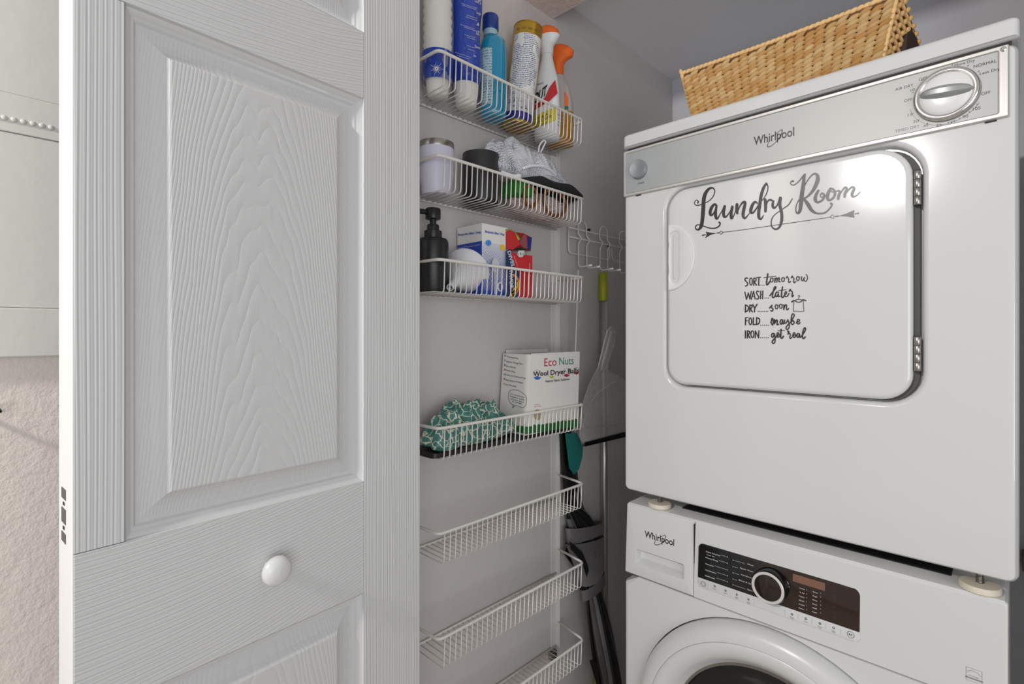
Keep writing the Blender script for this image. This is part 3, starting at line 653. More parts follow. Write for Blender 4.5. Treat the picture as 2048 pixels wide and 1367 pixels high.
# ------------------------------------------------------------------ wire storage rack on the left wall
ZR = [1.7105, 1.521, 1.332, 1.0255, .8345, .6435, .4575]; DZ = .0595
XF = -.7465; YL, YR = .5735, 1.0106; WB = XW+.006
rk = thing('wire_rack', 'tall white wire storage rack with seven baskets fixed to the left closet wall', 'storage rack', (XW, .80, .40))
for yy in (1.0185, .5500):
    mesh_ob('upright', merge(box(XW+.0003, XW+.0035, yy-.012, yy+.012, .392, 1.665, .0008), box(XW+.0003, XW+.012, yy+.0105, yy+.0125, .392, 1.665, .0006)), mat('upright_paint', '#dddad7', .45), rk)
mesh_ob('bracket', merge(box(XW+.0003, XW+.012, .997, 1.020, .372, .392, .002), tube([(XW+.010, 1.008, .382), (XW+.016, 1.008, .382)], .005, 10)), M_steel, rk)
wire = None
wys = [.5875+i*.01339 for i in range(32)]
for bi, zr in enumerate(ZR):
    zf = zr-DZ
    arm = .0204
    path = fillet([(WB, YL-.004, zr), (XF, YL, zr), (XF, YR, zr), (WB, YR+arm, zr)], .012 if bi < 6 else .012, 5)
    bk_ = mesh_ob('basket', merge(tube(path, .0030, 10), tube([(WB, .5620, zf+.0005), (WB, 1.0225, zf+.0005)], .0026, 8), tube([(WB, YR+arm, zr+.004), (WB, YR+arm, zr-.010)], .0032, 8)), M_wire, rk, 'all')
    for y in wys:
        yo = y
        if wire is None:
            P = fillet([(XF+.0005, y, zr), (XF-.0022, y, zf), (WB+.0004, y, zf)], .0085, 4)
            wire = mesh_ob('wire', tube(P, .00125, 6), M_wire, bk_, 'all', loc=(XF, y, zr)); cur = wire
        else:
            cur = wire.copy(); COL.objects.link(cur); cur.parent = bk_; cur.location = Vector((XF, y, zr))-wpos(bk_)
ZFL = [z-DZ+.0018 for z in ZR]

def cyl(pxl, pxr, x):
    """y centre and radius of an upright cylinder at plane x seen between two image columns"""
    p = onx((pxl+pxr)/2, CYP, x); d = p[0]*FW[0]+p[1]*FW[1]; return p[1], (pxr-pxl)/2/FPX*d
def face_ang(x, y): return math.atan2(-y, -x)
def oncyl(px, py, c, r, off=.0004):
    d = ray(px, py); a = d[0]**2+d[1]**2; b = -2*(d[0]*c[0]+d[1]*c[1]); q = c[0]**2+c[1]**2-(r+off)**2
    D = max(b*b-4*a*q, 0); t = (-b-math.sqrt(D))/(2*a); return (d[0]*t, d[1]*t, CAMZ+d[2]*t)
def ptext(s, a, b, h, M, **kw):
    V, F = text2(s, 1, **kw); x0 = min(v[0] for v in V); x1 = max(v[0] for v in V); ch = max(v[1] for v in text2('H', 1)[0])
    return [M(a[0]+(b[0]-a[0])*(v[0]-x0)/(x1-x0), a[1]+(b[1]-a[1])*(v[0]-x0)/(x1-x0)-v[1]/ch*h) for v in V], F
def crop(x0, y0, s, plane):  # crop pixel -> 3D on a plane function
    return lambda x, y: plane(x0+x/s, y0+y/s)
def fineprint(name, bg, ink, zk=900, xs=700, thr=.52, patch=None):
    t = NT(name); t.set(Roughness=.35); tc = t.new('ShaderNodeTexCoord'); X, Y_, Z = t.sep(tc.outputs['Object'])
    ln = t.math('GREATER_THAN', t.math('SINE', t.math('MULTIPLY', Z, zk)), -.1)
    mp = t.new('ShaderNodeMapping'); mp.inputs['Scale'].default_value = (1, 1, .6); t.link(tc.outputs['Object'], mp.inputs[0])
    n = t.math('GREATER_THAN', t.noise(mp.outputs[0], xs, 1), thr)
    n2 = t.math('GREATER_THAN', t.noise(mp.outputs[0], 38, 1), .40)
    f = t.math('MULTIPLY', t.math('MULTIPLY', ln, n), n2)
    t.link(t.mix(f, lin(bg), lin(ink)), t.b.inputs['Base Color']); return t.m

# ---- basket 1
z0 = ZFL[0]
def film_mat(name, col, alpha, rough=.12):
    t = NT(name); t.b.inputs['Base Color'].default_value = lin(col); t.set(Roughness=rough, Alpha=alpha, Specular_IOR_Level=.8)
    v = t.coord(); t.bump(t.noise(v, 70, 3, .6, 1.5), .004); return t.m
M_film = film_mat('clear_crinkled_film', '#efefef', .22)
M_foam = mat('foam_cup_white', '#ebe9e3', .6)
# cup sleeve in clear film
cy_, cr = cyl(846, 905, -.800); cx_ = -.800
cs = thing('cup_sleeve', 'sleeve of white foam cups in clear film with blue label, leftmost on the top basket', 'cups', (cx_, cy_, z0))
nst = 17
cup = None
for i in range(nst):
    zz = z0+.050+i*.0165
    g = lathe([(cr*.86, .0), (cr*.93, .012), (cr*.97, .0150), (cr*.97, .0162), (cr*.90, .0165)], (cx_, cy_, zz), 28, 'z', True)
    if cup is None: cup = mesh_ob('cup', g, M_foam, cs, 40, loc=(cx_, cy_, zz)); cz0 = zz
    else: c = cup.copy(); COL.objects.link(c); c.parent = cs; c.location = cup.location+Vector((0, 0, zz-cz0))
mesh_ob('cup_bottom', lathe([(.0005, .0), (cr*.55, .0005), (cr*.70, .004), (cr*.73, .014), (cr*.80, .030), (cr*.86, .051)], (cx_, cy_, z0), 28, 'z'), M_foam, cs, 'all')
def bumpy(prof, c, seg, amp, seed, sx=1, sy=1, f=40, cap=True):
    V, F = lathe(prof, c, seg, 'z', cap, sx, sy); out = []
    for v in V:
        n = mnoise.noise_vector(Vector(v)*f+Vector((seed, 0, 0)))*amp; out.append((v[0]+n.x, v[1]+n.y, v[2]+n.z*.5))
    return out, F
mesh_ob('film_wrap', bumpy([(cr*.80, .004), (cr*.96, .02), (cr*1.04, .06), (cr*1.05, .12), (cr*1.06, .20), (cr*1.05, .27), (cr*1.03, .335)], (cx_, cy_, z0), 40, .0018, 3, f=55, cap=False), M_film, cs, 'all')
fa = face_ang(cx_, cy_)
mesh_ob('blue_label', bumpy([(cr*.97, .028), (cr*1.03, .045), (cr*1.06, .065), (cr*1.07, .082)], (cx_, cy_, z0), 40, .0012, 5, f=50, cap=False), mat('label_blue', '#2340a0', .25), cs, 'all')
MB_ = lambda x, y: oncyl(840+x/5.94, y/5.94, (cx_, cy_), cr*1.07, .0022)
g = []
for k in range(14):
    a = 2*PI*k/14+.1; L = (85, 55, 70, 45)[k % 4]; g.append(map2(stroke([(195+10*math.cos(a), 815+10*math.sin(a), 6), (195+L*math.cos(a), 815+L*1.05*math.sin(a), 2)], smooth=False), MB_))
mesh_ob('starburst', merge(*g), M_whitep, cs)
# blue package
by_, br = cyl(903, 961, -.797); bx_ = -.797
bl = thing('blue_cup_package', 'crinkled blue plastic package with white print, second from the left on the top basket', 'package', (bx_, by_, z0))
t = NT('blue_printed_film'); t.set(Roughness=.22, Coat_Weight=.3); v = t.coord(); t.bump(t.noise(v, 45, 3, .6, 1.2), .005)
n = t.noise(v, 14, 2); t.link(t.mix(n, lin('#1d3aa3'), lin('#3350b8')), t.b.inputs['Base Color']); M_bluefilm = t.m
V, F = bumpy([(br*.86, .046), (br*1.04, .062), (br*1.08, .10), (br*.98, .14), (br*.96, .17), (br*1.10, .20), (br*1.16, .235), (br*1.05, .28), (br*.9, .335)], (bx_, by_, z0), 48, .0035, 11, f=32, cap=True)
mesh_ob('blue_film', (V, F), M_bluefilm, bl, 'all')
mesh_ob('cup_bottom', lathe([(.0005, .0), (br*.60, .0005), (br*.72, .005), (br*.75, .014), (br*.83, .030), (br*.92, .066)], (bx_, by_, z0), 28, 'z'), M_foam, bl, 'all')
MB_ = lambda x, y: oncyl(840+x/5.94, y/5.94, (bx_, by_), br*1.17, .0010)
g = []
def scr(x, y, L, w=5, am=4):  # scribbled line of tiny letters
    pts = [(x+i*7, y+i*7*.33+(am if i % 2 else -am)*(.4+.6*random.random()), w*.5) for i in range(int(L/7))]
    return stroke(pts, smooth=False)
for s, a, b, h in (('CUPS', (650, 18), (722, 60), 60), ('Large', (672, 160), (722, 182), 30), ('&', (676, 300), (705, 312), 36), ('EZ', (668, 405), (706, 420), 44), ('Save', (650, 560), (712, 585), 30), ('no', (635, 668), (665, 680), 26)):
    g.append(ptext(s, a, b, h, MB_, shear=.2))
for x, y, L in ((490, 38, 200), (500, 60, 180), (560, 180, 130), (545, 200, 150), (480, 290, 180), (520, 320, 150), (530, 410, 130), (560, 440, 110), (560, 540, 100), (570, 580, 90), (415, 620, 200), (440, 655, 150)):
    g.append(map2(scr(x, y, L, 5, 5), MB_))
mesh_ob('white_print', merge(*g), M_whitep, bl)
# teal mouthwash-like bottle
ty, tr = cyl(960, 1013, -.796); tx = -.796
bo = thing('blue_bottle', 'translucent turquoise bottle with a dark blue cap, left of the gold-topped can', 'bottle', (tx, ty, z0))
def superell(a, b, c, z, n=36, p=2.6, rot=0, dx=0, dy=0):
    R = []
    for i in range(n):
        t_ = 2*PI*i/n; cx, sx = math.cos(t_), math.sin(t_); x = a*abs(cx)**(2/p)*(1 if cx > 0 else -1); y = b*abs(sx)**(2/p)*(1 if sx > 0 else -1)
        R.append((c[0]+dx+x*math.cos(rot)-y*math.sin(rot), c[1]+dy+x*math.sin(rot)+y*math.cos(rot), z))
    return R
M_teal = mat('turquoise_liquid_plastic', '#1590b8', .12, coat=.6)
M_tealc = mat('clear_blue_plastic', '#9fc4cf', .1, coat=.5)
H = [(0, .80), (.004, .95), (.012, 1), (.12, 1), (.148, .98), (.163, .88), (.172, .66), (.176, .5)]
mesh_ob('bottle_body', loft([superell(tr*.95*k, tr*k, (tx, ty), z0+h, rot=face_ang(tx, ty)) for h, k in H[:5]]+[superell(tr*.95*k, tr*k, (tx, ty), z0+h, rot=face_ang(tx, ty)) for h, k in H[5:]], True, True), M_teal, bo, 40)
mesh_ob('neck', lathe([(.0155, .172), (.0150, .192)], (tx, ty-.008, z0), 24, 'z', True), M_tealc, bo, 40)
mesh_ob('cap', lathe([(.0165, .184), (.0172, .186), (.0172, .212), (.0160, .2155), (.0002, .2160)], (tx, ty-.008, z0), 28, 'z', True), mat('cap_dark_blue', '#1e3a86', .35), bo, 40)
fr = face_ang(tx, ty)
R = []
for h in [.022+.118*i/6 for i in range(7)]:
    q = []
    for i in range(9):
        a = fr-1.05+.95*i/8; cx, sx = math.cos(a-fr), math.sin(a-fr); p = 2.6
        k = (abs(cx/.95)**p+abs(sx)**p)**(-1/p)*tr*1.012; q.append((tx+k*math.cos(a), ty+k*math.sin(a), z0+h))
    R.append(q)
mesh_ob('label', loft(R, close=False), fineprint('pale_blue_label_print', '#bcd9e2', '#4b7d92', 1100, 800, .5), bo)
# gold-topped can, leaning
cb = Vector((-.800, .834, z0+.0052)); ct = Vector((-.790, .860, z0+.228)); ax = (ct-cb).normalized()
rot = Vector((0, 0, 1)).rotation_difference(ax).to_matrix().to_4x4(); MX = Matrix.Translation(cb) @ rot
cr2 = .0335
cn = thing('gold_topped_can', 'tall gold-topped can with a white fine-print label leaning in the top basket', 'can', tuple(cb))
gold = mat('gold_foil', '#c09a3a', .28, metal=.75)
mesh_ob('can_body', xf(lathe([(.0315, 0), (cr2, .002), (cr2, .222), (.0325, .2245), (.0325, .2275), (.0335, .2285), (.0330, .2300), (.0310, .2300), (.0308, .2262), (.0002, .2262)], (0, 0, 0), 48, 'z', True), MX), gold, cn, 40)
mesh_ob('bottom_rim', xf(lathe([(.0330, -.0004), (.0343, .0008), (.0343, .0030), (.0337, .0040)], (0, 0, 0), 48, 'z'), MX), gold, cn, 'all')
A = face_ang(cb.x, cb.y)
def shell(h0, h1, a0, a1, off, nn=24): return xf(lathe([(cr2+off, h0), (cr2+off, h1)], (0, 0, 0), nn, 'z', False, 1, 1, a0, a1), MX)
mesh_ob('label', shell(.052, .200, A-.95, A+1.25, .0004), fineprint('navy_fine_print', '#ecebe8', '#3a4a86', 1500, 900, .47), cn)
mesh_ob('lower_band', shell(.006, .0235, A-2.2, A+2.2, .0004, 40), mat('band_violet', '#33308a', .35), cn)
mesh_ob('lower_label', shell(.0235, .052, A-2.2, A+2.2, .0004, 40), fineprint('grey_picture_print', '#cfcfd2', '#66687a', 420, 260, .56), cn)
g = []
for k in range(4): g.append(([((cr2+.0009)*math.cos(A-.8+.42*k+u/cr2), (cr2+.0009)*math.sin(A-.8+.42*k+u/cr2), .209+v_) for u, v_ in text_fit(('HEAVY', 'DUTY', 'KEEP', 'FRESH')[k], .010, .0032)[0]], text_fit(('HEAVY', 'DUTY', 'KEEP', 'FRESH')[k], .010, .0032)[1]))
mesh_ob('band_words', xf(merge(*g), MX), mat('brown_ink', '#5e4510', .5), cn)
# white spray bottle with orange trigger top
wxp, wyp = -.797, .9345
sp = thing('white_spray_bottle', 'white spray bottle with orange and white trigger top and OUT label', 'spray bottle', (wxp, wyp, z0))
fa = face_ang(wxp, wyp)
def fl(prof, m, name, par, c, rt_=None, n=36, p=2.3):
    return mesh_ob(name, loft([superell(a, b, c, z0+h, n, p, fa if rt_ is None else rt_, dx_, dy_) for h, a, b, dx_, dy_ in prof], True, True), m, par, 42)
ux, uy = -math.sin(fa), math.cos(fa)   # towards image right
M_wsp = mat('white_bottle_plastic', '#e9ebee', .25, coat=.3)
fl([(0, .016, .026, 0, 0), (.003, .019, .030, 0, 0), (.03, .020, .0315, 0, 0), (.09, .019, .0300, 0, 0), (.12, .0188, .0292, 0, 0), (.150, .0175, .0255, 0, 0), (.172, .016, .0195, 0, 0), (.190, .0140, .0150, 0, 0), (.205, .0125, .0125, 0, 0), (.212, .012, .012, 0, 0)], M_wsp, 'bottle_body', sp, (wxp, wyp))
fl([(.204, .0145, .0145, 0, 0), (.216, .0150, .0150, 0, 0), (.226, .0150, .0160, 0, 0), (.238, .0150, .0205, ux*.004, uy*.004), (.248, .0145, .0245, ux*.006, uy*.006), (.252, .0140, .0250, ux*.006, uy*.006)], M_wsp, 'trigger_collar', sp, (wxp, wyp))
M_or = mat('orange_plastic', '#ee6a1c', .32, coat=.2)
fl([(.250, .0142, .0252, ux*.006, uy*.006), (.262, .0130, .0225, ux*.005, uy*.005), (.270, .0100, .0160, ux*.001, uy*.001), (.274, .0060, .0090, 0, 0), (.275, .002, .003, 0, 0)], M_or, 'trigger_head', sp, (wxp, wyp))
def onsurf(px, py, c, rx, ry, rotz, off=.0006):
    d = ray(px, py); cs_, sn = math.cos(-rotz), math.sin(-rotz)
    ox, oy = -c[0], -c[1]; ox, oy = ox*cs_-oy*sn, ox*sn+oy*cs_; ddx, ddy = d[0]*cs_-d[1]*sn, d[0]*sn+d[1]*cs_
    a_, b_ = rx+off, ry+off; A_ = (ddx/a_)**2+(ddy/b_)**2; B_ = 2*(ox*ddx/a_**2+oy*ddy/b_**2); C_ = (ox/a_)**2+(oy/b_)**2-1
    D = max(B_*B_-4*A_*C_, 0); t_ = (-B_-math.sqrt(D))/(2*A_); return (d[0]*t_, d[1]*t_, CAMZ+d[2]*t_)
MS = lambda x, y: onsurf(1000+x/5.06, 40+y/5.06, (wxp, wyp), .0212, .0325, fa)
def dense(P, k=5):  # fan polygon refined so it follows a curved surface
    V = []; F = []
    m = len(P); c = (sum(p[0] for p in P)/m, sum(p[1] for p in P)/m); V.append(c)
    ring = []
    for i in range(m):
        a, b = P[i], P[(i+1) % m]
        for j in range(k): ring.append((a[0]+(b[0]-a[0])*j/k, a[1]+(b[1]-a[1])*j/k))
    for s_ in (.33, .66, 1):
        for q in ring: V.append((c[0]+(q[0]-c[0])*s_, c[1]+(q[1]-c[1])*s_))
    L = len(ring)
    for j in range(L): F.append((0, 1+j, 1+(j+1) % L))
    for r_ in range(2):
        for j in range(L): F.append((1+r_*L+j, 1+r_*L+(j+1) % L, 1+(r_+1)*L+(j+1) % L, 1+(r_+1)*L+j))
    return V, F
mesh_ob('red_flash', map2(merge(dense([(560, 605), (583, 740), (500, 820), (340, 915), (345, 870), (450, 800), (500, 680)]), dense([(440,650),(450,650),(445,655)])), MS), mat('label_red', '#c4262c', .35), sp)
MS2 = lambda x, y: onsurf(1000+x/5.06, 40+y/5.06, (wxp, wyp), .0212, .0325, fa, .0011)
mesh_ob('word_out', ptext('OUT', (345, 850), (480, 745), 92, MS2, shear=.25, bold=.03), M_ink, sp)
mesh_ob('small_word', ptext('Advanced', (372, 662), (440, 640), 20, MS2, shear=.3), M_ink, sp)
mesh_ob('yellow_patch', map2(dense([(320, 990), (440, 930), (565, 880), (568, 1010), (440, 1060), (310, 1110)]), MS), mat('label_yellow', '#d9c92a', .4), sp)
g = []
for i, (s, a, b) in enumerate((('STAIN', (350, 1030), (500, 960)), ('REMOVER', (345, 1070), (520, 985)), ('laundry', (350, 1100), (480, 1045)))): g.append(ptext(s, a, b, 30, MS2, shear=.2))
for k in range(4): g.append(map2(scr(590, 960+k*34, 60, 8, 9), MS2))
mesh_ob('label_words', merge(*g), M_print, sp)
# orange trigger bottle with amber liquid
ax_, ay_ = -.800, .9890
af = thing('amber_spray_bottle', 'clear spray bottle of amber liquid with an all-orange trigger, right end of top basket', 'spray bottle', (ax_, ay_, z0))
fa2 = face_ang(ax_, ay_); ux2, uy2 = -math.sin(fa2), math.cos(fa2)
M_amb = mat('amber_liquid', '#b07a18', .12, coat=.6); M_clr = mat('clear_grey_plastic', '#b5aca6', .12, coat=.5)
def fl2(prof, m, name, par): return mesh_ob(name, loft([superell(a, b, (ax_, ay_), z0+h, 32, 2.2, fa2, ux2*s_, uy2*s_) for h, a, b, s_ in prof], True, True), m, par, 42)
fl2([(0, .016, .026, 0), (.003, .020, .0310, 0), (.04, .022, .0322, 0), (.083, .022, .0318, 0)], M_amb, 'amber_contents', af)
fl2([(.0832, .022, .0318, 0), (.11, .0215, .0305, 0), (.140, .0195, .0250, -.001), (.162, .0165, .0185, -.003), (.178, .0125, .0135, -.006), (.182, .0110, .0120, -.006)], M_clr, 'bottle_top', af)
fl2([(.176, .0145, .0145, -.006), (.206, .0145, .0145, -.006)], M_or, 'screw_collar', af)
fl2([(.204, .0130, .0145, -.006), (.214, .0125, .0175, -.002), (.222, .0125, .0270, .003), (.236, .0125, .0290, .004), (.247, .0115, .0215, -.001), (.252, .0070, .0120, -.003), (.2535, .002, .004, -.003)], M_or, 'trigger_head', af)
MA = lambda x, y: onsurf(1000+x/5.06, 40+y/5.06, (ax_, ay_), .0222, .0326, fa2)
mesh_ob('orange_label', map2(dense([(655, 720), (672, 740), (690, 800), (690, 870), (655, 870)]), MA), M_or, af)
mesh_ob('green_label', map2(dense([(655, 870), (692, 868), (694, 905), (655, 905)]), MA), mat('label_green', '#1d7a52', .4), af)

# ---- basket 2
z1 = ZFL[1]
ty_, tr_ = cyl(838, 908, -.800)
tb = thing('lavender_tumbler', 'pale lavender tumbler with a steel rim, left end of the second basket', 'tumbler', (-.800, ty_, z1))
M_lav = mat('lavender_powder_coat', '#cfcede', .45)
mesh_ob('body', lathe([(.0002, 0), (tr_*.80, 0), (tr_*.84, .003), (tr_*.98, .040), (tr_, .088)], (-.800, ty_, z1), 48, 'z'), M_lav, tb, 40)
mesh_ob('steel_rim', lathe([(tr_*.995, .0875), (tr_, .0880), (tr_, .0985), (tr_*.98, .1000), (tr_*.94, .0995), (tr_*.90, .06), (tr_*.80, .01), (.0002, .009)], (-.800, ty_, z1), 48, 'z'), M_steel, tb, 50)
ky, kr = cyl(925, 998, -.800)
kb = thing('black_tumbler', 'matte black cylindrical tumbler beside the crumpled mesh cloth', 'tumbler', (-.800, ky, z1))
M_kt = mat('charcoal_powder_coat', '#2d2c2f', .45)
mesh_ob('body', lathe([(.0002, 0), (kr*.90, 0), (kr*.94, .003), (kr*.985, .03), (kr, .104), (kr*.99, .1065), (kr*.96, .1065), (kr*.92, .02), (.0002, .018)], (-.800, ky, z1), 48, 'z'), M_kt, kb, 50)
mesh_ob('base_ring', lathe([(kr*.86, .0002), (kr*.93, .0005), (kr*.955, .006), (kr*.965, .008)], (-.800, ky, z1), 48, 'z'), M_black, kb, 'all')
# crumpled mesh cloth
def heap(name, cx, cy, rx, ry, zb, hfun, m, par, nu=64, nv=48, amp=.006, f=38, seed=0, fold=.004, rot=0, under=.006, wrinkle=60):
    V = []; F = []
    for j in range(nv+1):
        for i in range(nu+1):
            u = -1+2*i/nu; v_ = -1+2*j/nv
            # disc mapping
            x = u*math.sqrt(1-v_*v_/2); y = v_*math.sqrt(1-u*u/2); r = math.hypot(x, y)
            px_, py_ = x*rx, y*ry
            h = hfun(x, y); q = Vector((px_*f+seed, py_*f, seed))
            n = mnoise.noise(q)*amp+mnoise.noise(q*2.3)*amp*.5; ridge = (1-abs(mnoise.noise(q*1.1+Vector((5, 3, 1))))*3)*fold
            e_ = 1-r**6
            z = h*(1-r**4)+(n+ridge)*e_
            wob = 1+.10*mnoise.noise(Vector((math.atan2(y, x)*1.5+seed, 2, 0)))*r
            V.append((cx+px_*wob, cy+py_*wob, zb+max(z, -under)))
    for j in range(nv):
        for i in range(nu): a = j*(nu+1)+i; F.append((a, a+1, a+nu+2, a+nu+1))
    n0 = len(V)
    # underside
    for k in range(n0): V.append((V[k][0], V[k][1], zb-under*max(0, 1-((V[k][0]-cx)/rx)**2-((V[k][1]-cy)/ry)**2)**.5))
    for j in range(nv):
        for i in range(nu): a = n0+j*(nu+1)+i; F.append((a, a+nu+1, a+nu+2, a+1))
    B = [i for i in range(nu+1)]+[j*(nu+1)+nu for j in range(1, nv+1)]+[nv*(nu+1)+i for i in range(nu-1, -1, -1)]+[j*(nu+1) for j in range(nv-1, 0, -1)]
    for k in range(len(B)): a, b = B[k], B[(k+1) % len(B)]; F.append((a, b, b+n0, a+n0))
    return mesh_ob(name, (V, F), m, par, 'all')
t = NT('white_net_cloth'); t.set(Roughness=.7); tc = t.new('ShaderNodeTexCoord')
mp = t.new('ShaderNodeMapping'); mp.inputs['Rotation'].default_value = (.5, .6, .8); t.link(tc.outputs['Object'], mp.inputs[0])
wv = t.new('ShaderNodeTexVoronoi'); wv.inputs['Scale'].default_value = 420; wv.inputs['Randomness'].default_value = .25; t.link(mp.outputs[0], wv.inputs['Vector'])
f = t.math('LESS_THAN', wv.outputs['Distance'], t.math('MULTIPLY_ADD', t.noise(tc.outputs['Object'], 30, 2), .9, -.12))
t.link(t.mix(f, lin('#e3e5ec'), lin('#6d7078')), t.b.inputs['Base Color']); t.bump(wv.outputs['Distance'], .001); M_net = t.m
mc = thing('mesh_cloth', 'crumpled white and grey mesh wash bag heaped on top of the second basket', 'cloth', (-.79, .87, z1+.070))
mesh_ob('crumple', ([], []), M_net, None) if False else None
heap('crumpled_net', -.797, .858, .044, .160, z1+.090, lambda x, y: .040+.025*math.exp(-((y+.30)/.42)**2)+.012*math.exp(-((y-.45)/.3)**2)-.010*abs(x), M_net, mc, nu=72, nv=90, amp=.010, f=34, seed=4, fold=.008, under=.022)
M_tape = mat('white_cotton_tape', '#e6e6ea', .7)
mesh_ob('hem', tube(catmull([onx(x, y, xx) for x, y, xx in ((1001, 345, -.762), (1014, 350, -.755), (1028, 354, -.752), (1040, 352, -.752))], 5), [.0058]*15+[.0045], 8), M_tape, mc, 'all')
mesh_ob('hem', tube(catmull([onx(x, y, xx) for x, y, xx in ((1046, 337, -.752), (1058, 333, -.751), (1071, 331.5, -.751), (1084, 332.5, -.751), (1094, 336, -.752), (1104, 342, -.753), (1112, 350, -.756))], 5), .0032, 8), M_tape, mc, 'all')
mesh_ob('loop', tube(catmull([onx(x, y, xx) for x, y, xx in ((1077, 304, -.775), (1079, 291, -.770), (1087, 281, -.768), (1091, 284, -.768), (1086, 295, -.770), (1081, 305, -.775))], 6), .0019, 8), M_tape, mc, 'all')
# black pad
pdg = thing('black_pad', 'flat rounded black pad lying under the mesh wash bag', 'pad', (-.790, .93, z1+.062))
R = []
for h, k in ((0, .90), (.003, .98), (.010, 1.0), (.017, .97), (.020, .88)):
    R.append([(x, y, z1+.0632+h+.004*math.sin(y*60)*(1 if h > .01 else 0)) for x, y, _ in superell(.043*k, .118*k, (-.793, .930), 0, 60, 2.8)])
mesh_ob('pad', loft(R, True, True), mat('black_fabric', '#1c1c1d', .8, bump=(300, .0006)), pdg, 45)
# fluffy pink duster with wooden rings
pk = thing('pink_duster', 'fluffy dusty pink chenille duster bound by brown wooden rings in second basket', 'duster', (-.795, .90, z1))
M_pink = mat('pink_chenille', '#e0ccc8', .9, var=.25, vscale=200)
def core_pt(u, v_): return (-.797+.034*math.cos(u)*math.cos(v_), .905+.098*math.sin(v_), z1+.027+.026*math.sin(u)*math.cos(v_))
V = []; F = []
mesh_ob('core', loft([[core_pt(2*PI*i/20, -1.5+3.0*j/12) for i in range(20)] for j in range(13)], True, True), M_pink, pk, 'all')
rg = random.Random(5)
for k in range(2600):
    u = rg.uniform(0, 2*PI); v_ = math.asin(rg.uniform(-.99, .99)); p = Vector(core_pt(u, v_)); c = Vector((-.797, p.y, z1+.027)); d = (p-c)
    d = d.normalized() if d.length > 1e-5 else Vector((0, 1, 0)); d = (d+Vector((rg.uniform(-.6, .6), rg.uniform(-.8, .8), rg.uniform(-.6, .6)))).normalized()
    s_ = d.orthogonal().normalized()*.0009; w_ = d.cross(s_).normalized()*.0009; L = rg.uniform(.004, .009); n0 = len(V)
    V += [tuple(p+s_), tuple(p-s_*.5+w_), tuple(p-s_*.5-w_), tuple(p+d*L)]; F += [(n0, n0+1, n0+3), (n0+1, n0+2, n0+3), (n0+2, n0, n0+3)]
V = [(max(min(v[0], -.7520), XW+.003), v[1], max(v[2], z1+.0003)) for v in V]
pl_ = mesh_ob('chenille_pile', (V, F), M_pink, pk); pl_['kind'] = 'stuff'
M_wd = mat('brown_wood_gloss', '#8a4f22', .3, var=.3, vscale=60)
for yc, rr1, rr2 in ((.915, .040, .029), (.832, .022, .022)):
    P = [(-.7575+.002*math.cos(a*2), yc+rr1*math.cos(a), z1+.0335+rr2*math.sin(a)) for a in [2*PI*i/28 for i in range(28)]]
    mesh_ob('wooden_ring', tube(P, .0036, 8, close=True), M_wd, pk, 'all')
gs = thing('green_sponge', 'bright green sponge wedged between the black tumbler and the pink duster', 'sponge', (-.785, .80, z1+.045))
mesh_ob('sponge', box(-.810, -.757, .789, .842, z1+.032, z1+.062, .006, 3), mat('green_sponge', '#2f8f2c', .8, bump=(250, .001), var=.3, vscale=50), gs, 40)

# ---- basket 3
z2 = ZFL[2]
ln_ = thing('shelf_liner', 'white plastic liner sheet covering the floor of the third basket', 'liner', (-.797, .80, z2))
mesh_ob('sheet', box(-.8380, -.7575, .570, 1.012, z2, z2+.0008, .0003), mat('white_liner', '#dedcd8', .4), ln_); z2 += .001
sy, sr = cyl(829, 893, -.797); sy += .006; sr = .0295
sd = thing('soap_dispenser', 'tall matte black pump soap dispenser at the left of the third basket', 'soap dispenser', (-.797, sy, z2))
mesh_ob('body', lathe([(.0002, 0), (sr*.94, 0), (sr, .003), (sr, .094), (sr*.97, .099), (sr*.88, .1025), (.0155, .104)], (-.797, sy, z2), 48, 'z'), M_blackm, sd, 45)
mesh_ob('collar', lathe([(.0165, .1030), (.0168, .105), (.0168, .1175), (.0140, .119), (.0115, .1195), (.0115, .128), (.0105, .130)], (-.797, sy, z2), 36, 'z', True), M_blackm, sd, 40)
mesh_ob('pump_head', lathe([(.0062, .129), (.0062, .140), (.0140, .1405), (.0145, .142), (.0145, .1590), (.0130, .1608), (.0002, .1610)], (-.797, sy, z2), 32, 'z'), M_blackm, sd, 40)
mesh_ob('spout', tube(fillet([(-.797, sy, z2+.152), (-.800, sy-.030, z2+.152), (-.800, sy-.038, z2+.143)], .006), .0048, 10), M_blackm, sd, 'all')
# white and blue carton
wb = thing('blue_white_carton', 'blue and white cardboard carton behind the white funnel', 'box', (-.795, .726, z2))
bx0, bx1, by0, by1, bz = -.8395, -.762, .6940, .7680, z2+.1430
mesh_ob('carton', box(bx0, bx1, by0, by1, z2, bz, .0007), mat('carton_white', '#e8e7e3', .5), wb)
M_cb = mat('carton_blue', '#2c4bb0', .45)
mesh_ob('blue_side', box(bx0+.0005, bx1-.0005, by0-.0004, by0, z2+.001, z2+.107, 0), M_cb, wb)
MC1 = crop(840, 430, 7.196, lambda px, py: ony(px, py, by0-.0009)); MC2 = crop(840, 430, 7.196, lambda px, py: onx(px, py, bx1+.0009))
mesh_ob('side_title', ptext('Bwayutta Iditur Uvep', (548, 300), (876, 258), 34, MC1, bold=.02), M_cb, wb)
g = [map2(stroke([(535+i*8, 478-i*1.25+random.uniform(-6, 6), 4) for i in range(42)], smooth=False), MC1), map2(stroke([(535+i*8, 500-i*1.25+random.uniform(-4, 4), 3) for i in range(20)], smooth=False), MC1)]
mesh_ob('side_words', merge(*g), M_whitep, wb)
mesh_ob('front_title', ptext('Bwayutta Iditur Uvep', (940, 250), (1216, 294), 34, MC2, bold=.02), M_cb, wb)
